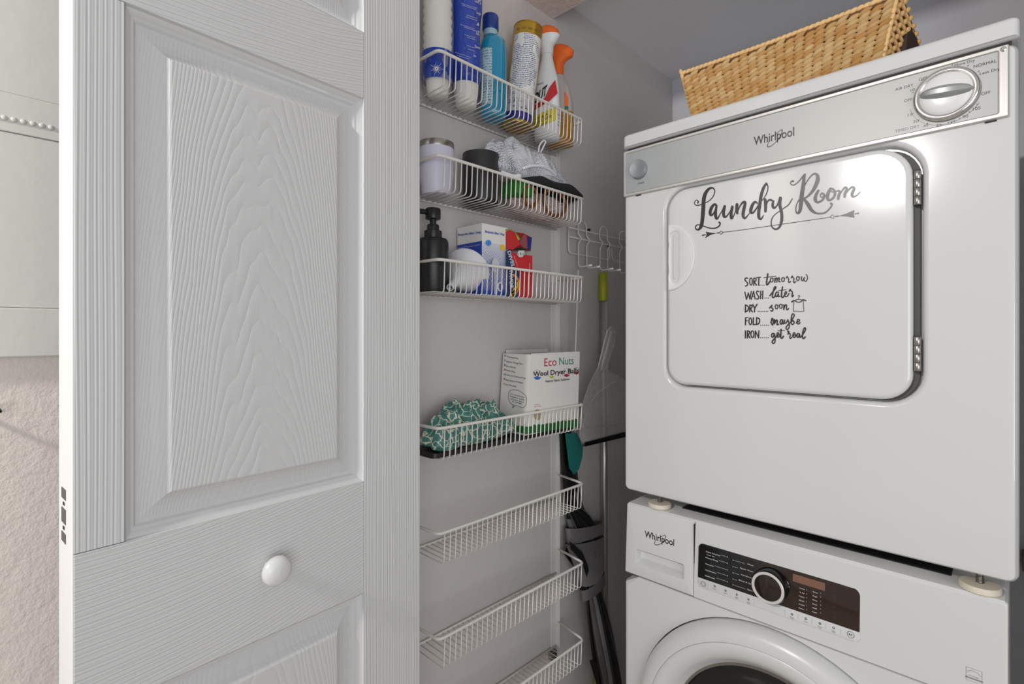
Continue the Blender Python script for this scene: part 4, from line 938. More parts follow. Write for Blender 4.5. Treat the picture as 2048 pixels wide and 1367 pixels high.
t = NT('blue_ray_print'); t.set(Roughness=.4); tc = t.new('ShaderNodeTexCoord'); X, Y_, Z = t.sep(tc.outputs['Object'])
ph_ = t.math('ADD', t.math('MULTIPLY', Y_, 1900), t.math('MULTIPLY', t.math('POWER', t.math('ADD', Z, .02), 1.6), 2300))
ln2 = t.math('GREATER_THAN', t.math('SINE', ph_), t.math('MULTIPLY_ADD', Z, 19, -1.15))
t.link(t.mix(ln2, lin('#e8e8ea'), lin('#2446ac')), t.b.inputs['Base Color'])
mesh_ob('front_print', box(bx1, bx1+.0004, by0+.0006, by1-.0006, z2+.001, z2+.106, 0), t.m, wb)
g = [dense([(985+50*math.cos(a)*(1 if i % 2 else .72), 400+50*math.sin(a)*(1 if i % 2 else .72)) for i, a in enumerate([2*PI*k/20 for k in range(20)])], 1)]
mesh_ob('sun_blue', map2(merge(*g), MC2), mat('print_sky_blue', '#3f86d8', .5), wb)
g = [dense([(1188+42*math.cos(a)*(1 if i % 2 else .75), 465+52*math.sin(a)*(1 if i % 2 else .75)) for i, a in enumerate([2*PI*k/20 for k in range(20)])], 1)]
mesh_ob('sun_yellow', map2(merge(*g), MC2), mat('print_yellow', '#eec42a', .5), wb)
# red carton, torn open
rb = thing('red_carton', 'torn-open red carton with a rainbow print beside the blue and white carton', 'box', (-.795, .806, z2))
rx1 = -.757; RY0, RY1 = .7700, .8385
mesh_ob('carton', merge(box(-.832, rx1, RY0, RY1, z2, z2+.092, .0007), box(-.832, -.8285, RY0+.004, RY1-.001, z2+.09, z2+.142, .0006)), mat('carton_red', '#c8232b', .4), rb)
MR = crop(840, 430, 7.196, lambda px, py: onx(px, py, rx1+.0006)); MRb = crop(840, 430, 7.196, lambda px, py: onx(px, py, -.8278))
MRc = crop(840, 430, 7.196, lambda px, py: onx(px, py, rx1+.0012))
def arcband(cx, cy, r0, r1, a0, a1, n=14, sy=1.0): 
    V = [(cx+r*math.cos(a0+(a1-a0)*i/n), cy+r*sy*math.sin(a0+(a1-a0)*i/n)) for r in (r0, r1) for i in range(n+1)]; return V, [(i, i+1, n+2+i, n+1+i) for i in range(n)]
fp = mesh_ob('torn_flap', map2(merge(poly2([(1235, 230), (1290, 215), (1360, 245), (1400, 330), (1440, 420), (1360, 480), (1330, 500), (1290, 480), (1236, 500)])), crop(840, 430, 7.196, lambda px, py: onx(px, py, rx1-.004))), mat('carton_red', '#c8232b', .4), rb)
mod = fp.modifiers.new('thickness', 'SOLIDIFY'); mod.thickness = .0006
MRd = crop(840, 430, 7.196, lambda px, py: onx(px, py, rx1-.0035))
for nm, cc, r0, r1 in (('yellow_band', '#f0cf1e', 178, 210), ('orange_band', '#f08a20', 150, 178), ('green_band', '#3f9a38', 210, 228)):
    mesh_ob(nm, map2(arcband(1232, 430, r0, r1, -1.56, -.35), MRd), mat('print_'+nm, cc, .45), rb)
mesh_ob('white_arc', map2(stroke([(1240, 335, 9), (1300, 330, 9), (1360, 350, 9), (1405, 385, 7)]), MRd), M_whitep, rb)
mesh_ob('torn_hole', map2(dense([(1240, 425), (1290, 440), (1350, 490), (1440, 455), (1520, 480), (1560, 497), (1500, 505), (1330, 505), (1270, 480)], 1), MRd), M_gap, rb)
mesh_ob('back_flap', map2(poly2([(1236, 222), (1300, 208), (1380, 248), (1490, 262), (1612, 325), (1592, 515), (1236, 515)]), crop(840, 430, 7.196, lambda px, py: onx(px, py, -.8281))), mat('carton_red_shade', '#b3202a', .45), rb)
sd_ = mesh_ob('side_strip', map2(poly2([(1555, 300), (1612, 325), (1592, 500), (1545, 490)]), MRb), mat('carton_navy', '#2f3f95', .45), rb)
mesh_ob('pink_flap', map2(poly2([(1430, 400), (1490, 280), (1530, 290), (1550, 490), (1500, 480)]), MRb), mat('print_dull_pink', '#a8616b', .5), rb)
mesh_ob('inner_sheets', map2(dense([(1395, 560), (1420, 510), (1500, 508), (1508, 560), (1470, 605), (1425, 605)], 2), MRc), fineprint('teal_sheet_print', '#d8d4cf', '#3a8a8e', 700, 400, .5), rb)
mesh_ob('blue_panel', map2(poly2([(1238, 510), (1290, 490), (1345, 720), (1440, 850), (1452, 1000), (1400, 1180), (1250, 1172)]), MR), mat('print_navy_black', '#1c2a5c', .45), rb)
mesh_ob('orange_swirl', map2(merge(arcband(1290, 1000, 120, 150, -1.2, 1.3, 14, 1.15), arcband(1290, 1000, 85, 105, .2, 1.4, 10, 1.3)), MRc), mat('print_orange_band', '#f08a20', .45), rb)
mesh_ob('yellow_swirl', map2(merge(arcband(1290, 1010, 105, 120, -.3, 1.4, 10, 1.4), arcband(1290, 1010, 60, 84, .3, 1.4, 10, 1.8)), MRc), mat('print_yellow_band', '#f0cf1e', .45), rb)
def vtext(s, a, b, h, M, **kw): return ptext(s, a, b, h, M, **kw)
V, F = text2('DIVEL', 1, bold=.03); x0_ = min(v[0] for v in V); x1_ = max(v[0] for v in V)
mesh_ob('upright_word', ([MRc(1256+70*((v[0]-x0_)/(x1_-x0_))+v[1]*62, 520+240*((v[0]-x0_)/(x1_-x0_))-v[1]*18) for v in V], F), mat('print_pale_blue', '#bcd6e8', .5), rb)
V, F = text2('FAVOR', 1, bold=.03); x0_ = min(v[0] for v in V); x1_ = max(v[0] for v in V)
mesh_ob('upright_word', ([MRc(1285+10*((v[0]-x0_)/(x1_-x0_))+v[1]*72, 800+260*((v[0]-x0_)/(x1_-x0_))-v[1]*10) for v in V], F), M_whitep, rb)
mesh_ob('tiny_words', map2(merge(stroke([(1352+i*3, 590+i*8+random.uniform(-2, 2), 3) for i in range(18)], smooth=False), stroke([(1578+random.uniform(-4, 4), 690+i*14, 4) for i in range(34)], smooth=False)), MR), M_whitep, rb)
# funnel
fu = thing('funnel', 'white plastic funnel lying in front of the blue and white carton', 'funnel', (-.790, .665, z2))
Mo = Vector((-.798, .6835, z2+.0475)); Sp = Vector((-.762, .612, z2+.0085)); axf = (Sp-Mo); Lf = axf.length; axf.normalize()
rotf = Vector((0, 0, 1)).rotation_difference(axf).to_matrix().to_4x4(); MXF = Matrix.Translation(Mo) @ rotf
M_fun = mat('white_funnel_plastic', '#e6e6ea', .35)
mesh_ob('cone', xf(lathe([(.0465, -.004), (.0480, -.004), (.0482, -.001), (.0462, .002), (.0300, .030), (.0110, .058), (.0085, .064), (.0068, Lf), (.0056, Lf), (.0072, .060), (.0280, .028), (.0450, .000), (.0465, -.004)], (0, 0, 0), 48, 'z'), MXF), M_fun, fu, 40)
mesh_ob('hanging_loop', tube([tuple(Vector((-.757, .7395, z2+.018))+Vector((.000, .0065*math.cos(a), .0085*math.sin(a)))) for a in [2*PI*i/16 for i in range(16)]], .0016, 6, close=True), M_fun, fu, 'all')
sc_ = thing('measuring_scoop', 'small white plastic scoop standing between the funnel and the cartons', 'scoop', (-.7525, .7250, z2))
mesh_ob('bowl', loft([[(-.7530+dx__, .7230+.0105*k*math.cos(2*PI*i/24), z2+.060+.0150*k*math.sin(2*PI*i/24)) for i in range(24)] for k, dx__ in ((1, .0008), (1.02, 0), (.95, -.0020), (.6, -.0024), (.02, -.0026))], True, True), mat('scoop_grey_white', '#c9cbd3', .4), sc_, 40)
mesh_ob('handle', box(-.7545, -.7530, .7200, .7262, z2+.001, z2+.048, .0006), mat('scoop_clear', '#b7bdd6', .2), sc_)

# ---- basket 4
z3 = ZFL[3]
tr4 = thing('black_tray', 'shallow black tray lining the fourth basket under the patterned bag and white box', 'tray', (-.797, .80, z3))
R = []
def recr(d, z): return [(x, y, z) for x, y in rr(-.8375+d, -.7595-d, .572+d, 1.000-d, .012, 5)]
mesh_ob('tray', loft([recr(.001, z3), recr(0, z3+.001), recr(0, z3+.0090), recr(.001, z3+.0100)], True, True), mat('black_tray_plastic', '#1b1615', .35), tr4, 40)
z3b = z3+.0104
ec = thing('dryer_ball_box', 'white Eco Nuts wool dryer balls carton with a green grass band', 'box', (-.80, .92, z3b))
fxp = -.7540
def F_(px, py): return onx(px, py, fxp)
tl, tr__, br_, bl_ = F_(1060.5, 709.5), F_(1163.5, 702.5), F_(1155.0, 853), F_(1050.5, 869)
tl = (fxp, tl[1], 1.1515); tr__ = (fxp, tr__[1], 1.1515); bl_ = (fxp, bl_[1], z3b); tr__ = (fxp, min(tr__[1], 1.0060), 1.1515); br_ = (fxp, min(br_[1], 1.0000), z3b)
D_ = .0855
def back_(p): return (p[0]-D_, p[1]+.002, p[2])
Bx = [bl_, br_, tr__, tl, back_(bl_), back_(br_), back_(tr__), back_(tl)]
mesh_ob('carton', (Bx, [(0, 1, 2, 3), (1, 5, 6, 2), (4, 0, 3, 7), (5, 4, 7, 6), (4, 5, 1, 0)]), mat('ecobox_white', '#e9e7e2', .5), ec)
# open top flaps
mesh_ob('flap', merge(box(fxp-D_+.001, fxp-D_+.002, tl[1]+.01, tr__[1]-.02, 1.150, 1.1585, .0003), box(fxp-.0015, fxp-.0005, tl[1]+.004, tr__[1]-.001, 1.150, 1.1535, .0003)), mat('ecobox_white', '#e9e7e2', .5), ec)
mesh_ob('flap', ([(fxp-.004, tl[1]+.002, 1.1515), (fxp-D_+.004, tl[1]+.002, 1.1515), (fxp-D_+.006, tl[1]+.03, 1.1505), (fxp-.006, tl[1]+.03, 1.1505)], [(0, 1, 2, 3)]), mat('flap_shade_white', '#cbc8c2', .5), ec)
ME = crop(990, 690, 7.195, lambda px, py: onx(px, py, fxp+.0005)); MEb = crop(990, 690, 7.195, lambda px, py: onx(px, py, fxp+.0009))
sideY = (tl[1]+bl_[1])/2
def side_pt(px, py, off=.0006):
    for _ in range(1):
        yy = bl_[1]; 
    yy = tl[1]
    for _ in range(4):
        p = ony(px, py, yy-off); yy = bl_[1]+(tl[1]-bl_[1])*min(1, max(0, (p[2]-z3b)/(1.1515-z3b)))
    return (p[0], yy-off, p[2])
MSD = crop(990, 690, 7.195, side_pt)
mesh_ob('word_eco', ptext('Eco', (710, 303), (885, 290), 112, ME), mat('print_crimson', '#c21f4d', .5), ec)
mesh_ob('word_nuts', ptext('Nuts', (925, 285), (1132, 270), 108, ME), mat('print_teal_green', '#2c8a78', .5), ec)
mesh_ob('word_title', ptext('Wool Dryer Balls', (553, 448), (1208, 395), 68, MEb, bold=.015), M_ink, ec)
mesh_ob('word_subtitle', ptext('Nature Fabric Softener', (728, 535), (1078, 500), 32, ME, bold=.015), M_ink, ec)
for nm, cx, cy, r, c_ in (('blue_ball', 610, 425, 62, '#3567c4'), ('yellow_ball', 818, 425, 42, '#b9c32c'), ('red_ball', 1030, 395, 52, '#c02a45'), ('scarlet_ball', 1170, 370, 44, '#c8332f')):
    P = [(cx+r*math.cos(a), cy+r*math.sin(a)*1.15) for a in [.45+i*(PI-.9)/12 for i in range(13)]]; P += [(cx+r*.6*math.cos(a), cy+r*.42+8*math.sin(a*3)) for a in [PI-.5-i*(PI-1)/6 for i in range(7)]]
    mesh_ob(nm, map2(poly2(P), ME), mat('print_'+nm, c_, .5), ec)
g = [ell(cx, cy, r, r*1.15, 3, PI*.95, 2.05*PI) for cx, cy, r in ((610, 425, 62), (1030, 395, 55), (1170, 370, 46))]
mesh_ob('ball_outline', map2(merge(*g), ME), mat('print_grey', '#6d6d70', .5), ec)
# grass band
def grass(x0, x1, ya, yb, yc, yd, M, seed):
    r_ = random.Random(seed); n = 34; V = []; F = []
    for i in range(n+1):
        s_ = i/n; x = x0+(x1-x0)*s_; V += [(x, ya+(yb-ya)*s_+r_.uniform(-16, 16)), (x, yc+(yd-yc)*s_)]
    return map2((V, [(2*i, 2*i+1, 2*i+3, 2*i+2) for i in range(n)]), M)
M_grass = mat('print_grass_green', '#1f7a35', .5, var=.4, vscale=150)
mesh_ob('grass_band', grass(440, 1196, 1175, 1050, 1282, 1168, ME, 3), M_grass, ec)
mesh_ob('grass_band', grass(96, 436, 1100, 1175, 1180, 1278, MSD, 4), M_grass, ec)
g = []
for i, (s, x, y, x2, y2) in enumerate((('Chemical-Free', 172, 160, 335, 190), ('Reduce Drying Time', 165, 230, 398, 268), ('Save Energy', 160, 296, 298, 320), ('Static Cling', 155, 355, 288, 382), ('Fresh and Chemical Free', 150, 420, 440, 474), ('Help Reduce Wrinkles', 148, 492, 400, 540), ('Last All Loads', 145, 558, 305, 590))):
    g.append(ptext(s, (x, y+12), (x2, y2+12), 20, MSD, bold=.01))
mesh_ob('side_list', merge(*g), M_print, ec)
for i, c_ in enumerate(('#3c8a7c', '#9a9a9a', '#2f6f66', '#c0365a', '#4a8ab0', '#c0365a', '#b8b13a')):
    mesh_ob('bullet', map2(merge(ell(146-i*2.6, 150+i*67, 8, 12, 7, n=10)), MSD), mat('bullet_%d' % i if False else 'print_bullet_'+('green', 'grey', 'teal', 'pink', 'blue', 'pink', 'yellow')[i], c_, .5), ec)
g = [map2(stroke([(265, 862, 5), (225, 835, 5), (200, 790, 5), (192, 730, 5), (205, 670, 5), (250, 640, 5), (330, 650, 5), (400, 690, 5), (445, 735, 5), (456, 790, 5), (440, 860, 5), (410, 892, 5), (360, 888, 5), (300, 868, 5), (250, 898, 5), (272, 862, 5), (262, 860, 5)]), MSD)]
for s, x, y, x2, y2 in (('we are laundry', 225, 705, 425, 760), ('helpers made', 218, 740, 425, 795), ('of pure wool', 222, 775, 415, 828), ('to tumble', 245, 812, 385, 850)): g.append(ptext(s, (x, y), (x2, y2), 17, MSD, bold=.01))
mesh_ob('speech_bubble', merge(*g), M_print, ec)
mesh_ob('photo_oval', map2(dense([(612+55*math.cos(a), 1000+80*math.sin(a)) for a in [2*PI*k/16 for k in range(16)]], 1), ME), mat('print_tan', '#b8a888', .5), ec)
mesh_ob('pink_words', merge(ptext('Works for', (570, 862), (650, 858), 14, ME), ptext('any dryer', (560, 888), (668, 880), 14, ME)), mat('print_bullet_pink', '#c0365a', .5), ec)
# patterned bag
t = NT('green_marbled_fabric'); t.set(Roughness=.45, Coat_Weight=.15); tc = t.new('ShaderNodeTexCoord')
nn_ = t.new('ShaderNodeTexNoise'); nn_.inputs['Scale'].default_value = 40; t.link(tc.outputs['Object'], nn_.inputs['Vector'])
vm = t.new('ShaderNodeVectorMath'); vm.operation = 'MULTIPLY_ADD'; t.link(nn_.outputs['Color'], vm.inputs[0]); vm.inputs[1].default_value = (.032, .032, .032); t.link(tc.outputs['Object'], vm.inputs[2])
vo = t.new('ShaderNodeTexVoronoi'); vo.feature = 'DISTANCE_TO_EDGE'; vo.inputs['Scale'].default_value = 56; t.link(vm.outputs[0], vo.inputs['Vector'])
f = t.math('LESS_THAN', vo.outputs['Distance'], t.math('MULTIPLY', t.noise(tc.outputs['Object'], 45, 2), .11)); n = t.noise(tc.outputs['Object'], 70, 3)
t.link(t.mix(f, t.mix(n, lin('#0f4548'), lin('#5aa294')), lin('#d4d3c0')), t.b.inputs['Base Color']); t.bump(t.noise(tc.outputs['Object'], 60, 3, .6, 1), .004)
bg = thing('patterned_bag', 'crumpled green marbled fabric bag in the fourth basket left of the white carton', 'bag', (-.795, .69, z3b))
heap('crumpled_fabric', -.797, .690, .043, .118, z3+.026, lambda x, y: .052-.010*sm(.3, 1, y)-.006*sm(.5, 1, -y), t.m, bg, nu=84, nv=100, amp=.013, f=40, seed=9, fold=.014, under=.022)
heap('folded_corner', -.774, .752, .014, .050, z3+.026, lambda x, y: .024, t.m, bg, nu=24, nv=30, amp=.008, f=50, seed=2, fold=.005, under=.010)
heap('folded_corner', -.770, .612, .016, .036, z3+.020, lambda x, y: .034, t.m, bg, nu=24, nv=30, amp=.008, f=60, seed=6, fold=.006, under=.012)

# ------------------------------------------------------------------ hook rack on the left wall and what hangs on it
HX = XW+.010
hr_ = thing('hook_rack', 'white wire rail of double coat hooks on the left wall right of the baskets', 'hook rack', (XW, 1.25, 1.40))
def H3(px, py, x=HX): return onx(px, py, x)
zt, zm, zb_ = H3(1137, 454)[2], H3(1137, 473)[2], H3(1176, 512)[2]
y0_, y1_ = H3(1137, 460)[1], 1.50
mesh_ob('top_rail', tube([(HX, y0_, zt), (HX, y1_, zt)], .0021, 8), M_wire, hr_, 'all')
mesh_ob('middle_rail', tube([(HX+.003, y0_, zm), (HX+.003, y1_, zm)], .0021, 8), M_wire, hr_, 'all')
for a, b in ((1137, 1177), (1219, 1262)):
    ya, yb = H3(a, 480)[1], (H3(1177, 490)[1] if b == 1177 else H3(1219, 500)[1])
L1y = (y0_, H3(1176, 512)[1]); 
mesh_ob('lower_loop', tube(fillet([(HX, y0_, zt), (HX, y0_, zb_), (HX, H3(1219, 520)[1], zb_), (HX, H3(1219, 520)[1], zm)], .012), .0021, 8), M_wire, hr_, 'all')
mesh_ob('lower_loop', tube(fillet([(HX, H3(1223, 500)[1], zm), (HX, H3(1225, 520)[1], zb_), (HX, y1_, zb_), (HX, y1_, zt)], .012), .0021, 8), M_wire, hr_, 'all')
def hook(yc, w=.0185):
    hw = w; P = []
    for s_ in (-1, 1):
        leg = [(HX+.005, yc+s_*hw, zt+.006), (HX+.005, yc+s_*hw, zm+.010), (HX+.013, yc+s_*hw+.006, zm-.001), (HX+.006, yc+s_*hw, zm-.014), (HX+.006, yc+s_*hw, 1.3790), (HX+.012, yc+s_*hw, 1.3725), (HX+.048, yc+s_*hw, 1.3740)]
        P.append(fillet(leg, .006, 3))
    top = [tuple(P[0][0])]+[(HX+.005, yc-hw*math.cos(a), zt+.006+.017*math.sin(a)) for a in [PI*i/10 for i in range(1, 10)]]+[tuple(P[1][0])]
    hk = mesh_ob('double_hook', merge(tube(list(reversed([tuple(p) for p in P[0]]))+top[1:-1]+[tuple(p) for p in P[1]], .0019, 8)), M_wire, hr_, 'all')
    for s_ in (-1, 1): mesh_ob('hook_tip', tube([(HX+.036, yc+s_*hw, 1.3736), (HX+.050, yc+s_*hw, 1.3741)], .0031, 8), M_whitep, hk, 'all')
for yc in (1.122, 1.2215, 1.321): hook(yc)
for px, py in ((1182, 459), (1222, 490)):
    q = H3(px, py); mesh_ob('screw', lathe([(.0045, 0), (.0040, .006), (.001, .0075)], (XW, q[1], q[2]), 12, 'x', True), M_gap, hr_, 40)
# mop
mp_ = thing('mop', 'steel-handled mop with a lime green grip hanging behind the umbrella', 'mop', (-.800, 1.185, .10))
px_m = -.8325; ym = onx(1206.5, 600, px_m)[1]
zg0, zg1 = onx(1206, 601, px_m)[2], onx(1205, 545, px_m)[2]
mesh_ob('grip', lathe([(.0115, 0), (.0122, .002), (.0122, (zg1-zg0)*.55), (.0116, (zg1-zg0)*.56), (.0116, zg1-zg0-.002), (.0105, zg1-zg0)], (px_m, ym, zg0), 24, 'z', True), mat('lime_grip', '#a9ad1e', .45), mp_, 40)
yb_m = onx(1211, 1300, px_m)[1]
mesh_ob('pole', tube([(px_m, ym, zg0+.002), (px_m, yb_m, .22)], .0112, 20), mat('pole_steel', '#c4c1bd', .34, metal=.9), mp_, 'all')
zl = onx(1190, 1348, px_m)[2]
mesh_ob('lime_head', loft([[(x, y, z) for x, y, _ in superell(a, b, (px_m, yb_m), 0, 24, 2.4)] for z, a, b in ((zl+.018, .010, .014), (zl+.008, .0125, .030), (zl-.02, .0135, .048), (zl-.10, .0135, .052), (zl-.11, .0130, .050))], True, True), mat('lime_head', '#a6b81c', .4), mp_, 40)
mesh_ob('mop_strands', loft([[(x, y, z) for x, y, _ in superell(a, b, (px_m, yb_m), 0, 24, 2.4)] for z, a, b in ((zl-.11, .0125, .048), (.06, .0135, .070), (.004, .0138, .078))], True, True), mat('mop_fibre_grey', '#8c8a84', .9, bump=(200, .002)), mp_, 40)
# clear dustpan
dp = thing('clear_dustpan', 'translucent plastic dustpan with a black rubber lip hanging by the dryer', 'dustpan', (-.775, 1.15, .90))
DX = -.768
M_dp = film_mat('translucent_dustpan_plastic', '#cfccc8', .38, .22)
def D3(px, py, x=DX): return onx(px, py, x)
outl = [(1222, 652), (1230, 662), (1229, 684), (1222, 706), (1216, 726), (1214, 738), (1225, 746), (1244, 756), (1262, 775), (1272, 800), (1276, 862), (1168, 888), (1160, 872), (1160, 835), (1168, 800), (1178, 770), (1190, 745), (1196, 735), (1201, 715), (1207, 690), (1214, 662)]
front = [D3(x, y) for x, y in outl]
fo = mesh_ob('pan', (front, [tuple(range(len(front)))]), M_dp, dp); md = fo.modifiers.new('thickness', 'SOLIDIFY'); md.thickness = .0025
mesh_ob('rim_edge', tube([D3(x, y, DX+.001) for x, y in outl[11:]+outl[:10]], .0018, 6), M_dp, dp, 'all')
mesh_ob('curved_rib', tube(catmull([D3(x, y, DX+.003) for x, y in ((1165, 860), (1172, 825), (1188, 795), (1210, 775), (1235, 762))], 5), .0012, 6), M_dp, dp, 'all')
mesh_ob('shelf_rib', tube(catmull([D3(x, y, DX+.003) for x, y in ((1168, 856), (1200, 852), (1235, 846), (1262, 838))], 4), .0012, 6), M_dp, dp, 'all')
mesh_ob('grip_core', loft([[Vector(D3(cx_+w_*math.cos(a), cy__, DX+.004+.004*math.sin(a))) for a in [2*PI*i/12 for i in range(12)]] for cx_, cy__, w_ in ((1224, 660, 3), (1219, 690, 6), (1211, 720, 6), (1205, 742, 5))], True, True), M_dp, dp, 'all')
lp = [D3(1168, 888), D3(1276, 858), D3(1276, 868.5), D3(1168, 893.5)]
mesh_ob('rubber_lip', merge(loft([[(p[0]+dx__, p[1], p[2]) for p in (D3(1167, 884), D3(1278, 855), D3(1278, 866), D3(1168, 892))] for dx__ in (-.004, .004)], True, True)), M_black, dp)
# teal hand brush on a thin rod
tbh = thing('teal_brush', 'teal brush head on a long thin white rod hanging behind the dryer ball box', 'brush', (-.790, 1.06, .84))
TX = -.806
mesh_ob('rod', tube([onx(1156.5, 540, TX), onx(1151, 700, TX), onx(1150, 880, TX)], .0020, 8), M_wire, tbh, 'all')
mesh_ob('teal_head', loft([[onx(x, y, xx) for x, y in ((1130, 866), (1154, 866), (1166, 893), (1165, 912), (1158, 938), (1148, 949), (1138, 935))] for xx in (TX-.003, TX+.009)], True, True), mat('teal_pad', '#12716a', .8, bump=(300, .001)), tbh)
# umbrella
um = thing('umbrella', 'furled grey and black golf umbrella hanging beside the wire baskets', 'umbrella', (-.790, 1.13, .05))
UX = -.772
stn = [(1140, 985, 17, 0), (1146, 1015, 20, .1), (1160, 1040, 30, .25), (1170, 1062, 37, .35), (1171, 1090, 34, .45), (1176, 1120, 29, .52), (1182, 1148, 22, .58), (1185, 1168, 19, .6), (1186, 1188, 21, .6), (1196, 1238, 28, .62), (1206, 1290, 33, .65), (1215, 1340, 35, .68), (1223, 1400, 36, .7)]
def ux_(py): return -.828+.048*sm(985, 1250, py)+.008*sm(1250, 1400, py)
C3 = [(onx(a, b, ux_(b)), c) for a, b, c, _ in stn]
rows = []
for (p, hw), (a, b, c, tw) in zip(C3, stn):
    d = p[0]*FW[0]+p[1]*FW[1]; rows.append((Vector(p), hw/FPX*d, tw))
last = rows[-1]; rows += [(Vector((-.772, 1.27, .16)), .040, .72), (Vector((-.772, 1.29, .07)), .014, .75)]
NG, NC = 8, 8
def upt(i, ang):
    c, r, tw = rows[i]; t_ = (ang*NG/(2*PI)) % 1.0
    fold = 1-.42*(1-abs(2*t_-1))**1.3+ .0*t_
    skew = .28*math.sin(2*PI*t_)
    a = ang+tw*2.2+skew*.5
    # wide sideways in the picture, flatter towards the wall
    ca, sa = math.cos(a), math.sin(a)
    return (c.x+min(r*.55, .017)*fold*ca, c.y+r*1.12*fold*sa, c.z+.010*math.sin(ang*NG/2+i*.9)*r/.04)
M_ug = mat('umbrella_grey_nylon', '#6c6a69', .5, bump=(120, .001)); M_ub = mat('umbrella_black_nylon', '#0c0c0d', .45)
for k in range(NG):
    R = [[upt(i, 2*PI*(k+j/NC)/NG) for j in range(NC+1)] for i in range(len(rows))]
    # subdivide along length
    RR2 = []
    for i in range(len(R)-1):
        for s_ in (0, .5): RR2.append([tuple(Vector(a).lerp(Vector(b), s_)) for a, b in zip(R[i], R[i+1])])
    RR2.append(R[-1])
    mesh_ob('canopy_gore', loft(RR2, close=False), (M_ub if k in (4, 6, 7, 1) else M_ug), um, 'all')
mesh_ob('canopy_sleeve', loft([[(ux_(985)+.009*math.cos(a), onx(cx+w_*math.sin(a), cy, ux_(985))[1], onx(cx, cy, ux_(985))[2]) for a in [2*PI*i/14 for i in range(14)]] for cx, cy, w_ in ((1130, 862, 11), (1134, 890, 13), (1138, 930, 14), (1142, 965, 14), (1146, 1000, 15), (1152, 1030, 18))], True, True), M_ub, um, 45)
bandc = [(1168, 1074, 39), (1172, 1100, 40)]
def oval(cx, cy, hw, slope, k=1.06, th=.0):
    out = []
    for i in range(28):
        a = 2*PI*i/28; xx = ux_(cy); p = onx(cx+hw*math.sin(a)*k, cy, xx); out.append((xx+.0185*math.cos(a), p[1], onx(cx, cy, xx)[2]+slope*math.sin(a)))
    return out
mesh_ob('strap', loft([oval(1184, 1159, 21, .010), oval(1186, 1180, 21, .010)], False, False), mat('umbrella_strap_grey', '#5c5a5a', .55), um, 'all')
mesh_ob('canopy_fold', loft([oval(1168, 1049, 34, -.012), oval(1170, 1060, 35, -.010), oval(1171, 1074, 34, -.006)], False, False), M_ug, um, 'all')
mesh_ob('canopy_fold', loft([oval(1169, 1079, 35, -.012), oval(1172, 1090, 33, -.010), oval(1176, 1112, 28.5, -.006), oval(1181, 1138, 24, 0), oval(1184, 1160, 19, 0)], False, False), M_ug, um, 'all')
mesh_ob('dark_pleat', loft([[onx(x, y, xx) for x, y in ((1139, 1082), (1150, 1090), (1165, 1104), (1176, 1130), (1181, 1160), (1175, 1160), (1166, 1128), (1152, 1108), (1141, 1098))] for xx in (-.7870, -.7840)], True, True), M_ub, um)
mesh_ob('rib_tip', loft([[onx(x, y, xx) for x, y in ((1128, 1107), (1138, 1084), (1150, 1137))] for xx in (-.832, -.826)], True, True), M_ub, um)
mesh_ob('rib_tip', loft([[onx(x, y, xx) for x, y in ((1179, 1320), (1185, 1318), (1196, 1330), (1200, 1372), (1194, 1372))] for xx in (UX+.014, UX+.019)], True, True), M_ub, um)
mesh_ob('shaft', tube([(-.772, 1.290, .075), (-.772, 1.296, .002)], .004, 10), M_steel, um, 'all')

ld = thing('laundry', 'dark brown laundry inside the drum of the washing machine', 'laundry', (dcx, 1.15, .33))
heap('crumpled_clothes', dcx, 1.150, .135, .120, .36, lambda x, y: .150-.05*abs(x), mat('dark_brown_cloth', '#4b3f3a', .8, bump=(120, .003), var=.6, vscale=25), ld, nu=60, nv=60, amp=.030, f=16, seed=21, fold=.015, under=.04)

# ------------------------------------------------------------------ wicker basket on the dryer
t = NT('seagrass'); t.set(Roughness=.55); tc = t.new('ShaderNodeTexCoord'); v = tc.outputs['Object']
oi = t.new('ShaderNodeObjectInfo'); n = t.noise(v, 60, 3)
mp = t.new('ShaderNodeMapping'); mp.inputs['Scale'].default_value = (60, 900, 900); t.link(v, mp.inputs[0]); fib = t.noise(mp.outputs[0], 1, 2)
c = t.mix(oi.outputs['Random'], lin('#dba35c'), lin('#f8d69c')); c = t.mix(t.math('MULTIPLY', n, .35), c, lin('#b9803f'))
t.link(c, t.b.inputs['Base Color']); t.bump(fib, .0006); M_sea = t.m
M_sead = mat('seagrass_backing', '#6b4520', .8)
wk = thing('wicker_basket', 'woven seagrass basket sitting on top of the dryer', 'basket', (-.32, 1.06, 1.6216))
zw0, zw1 = 1.6265, 1.7435
def wx_l(z): return -.473-.0300*(z-zw0)/(zw1-zw0)
def wx_r(z): return -.160+.0240*(z-zw0)/(zw1-zw0)
yF = 1.025
def sag(x): return -.0035*math.sin(PI*(x+.50)/.36)
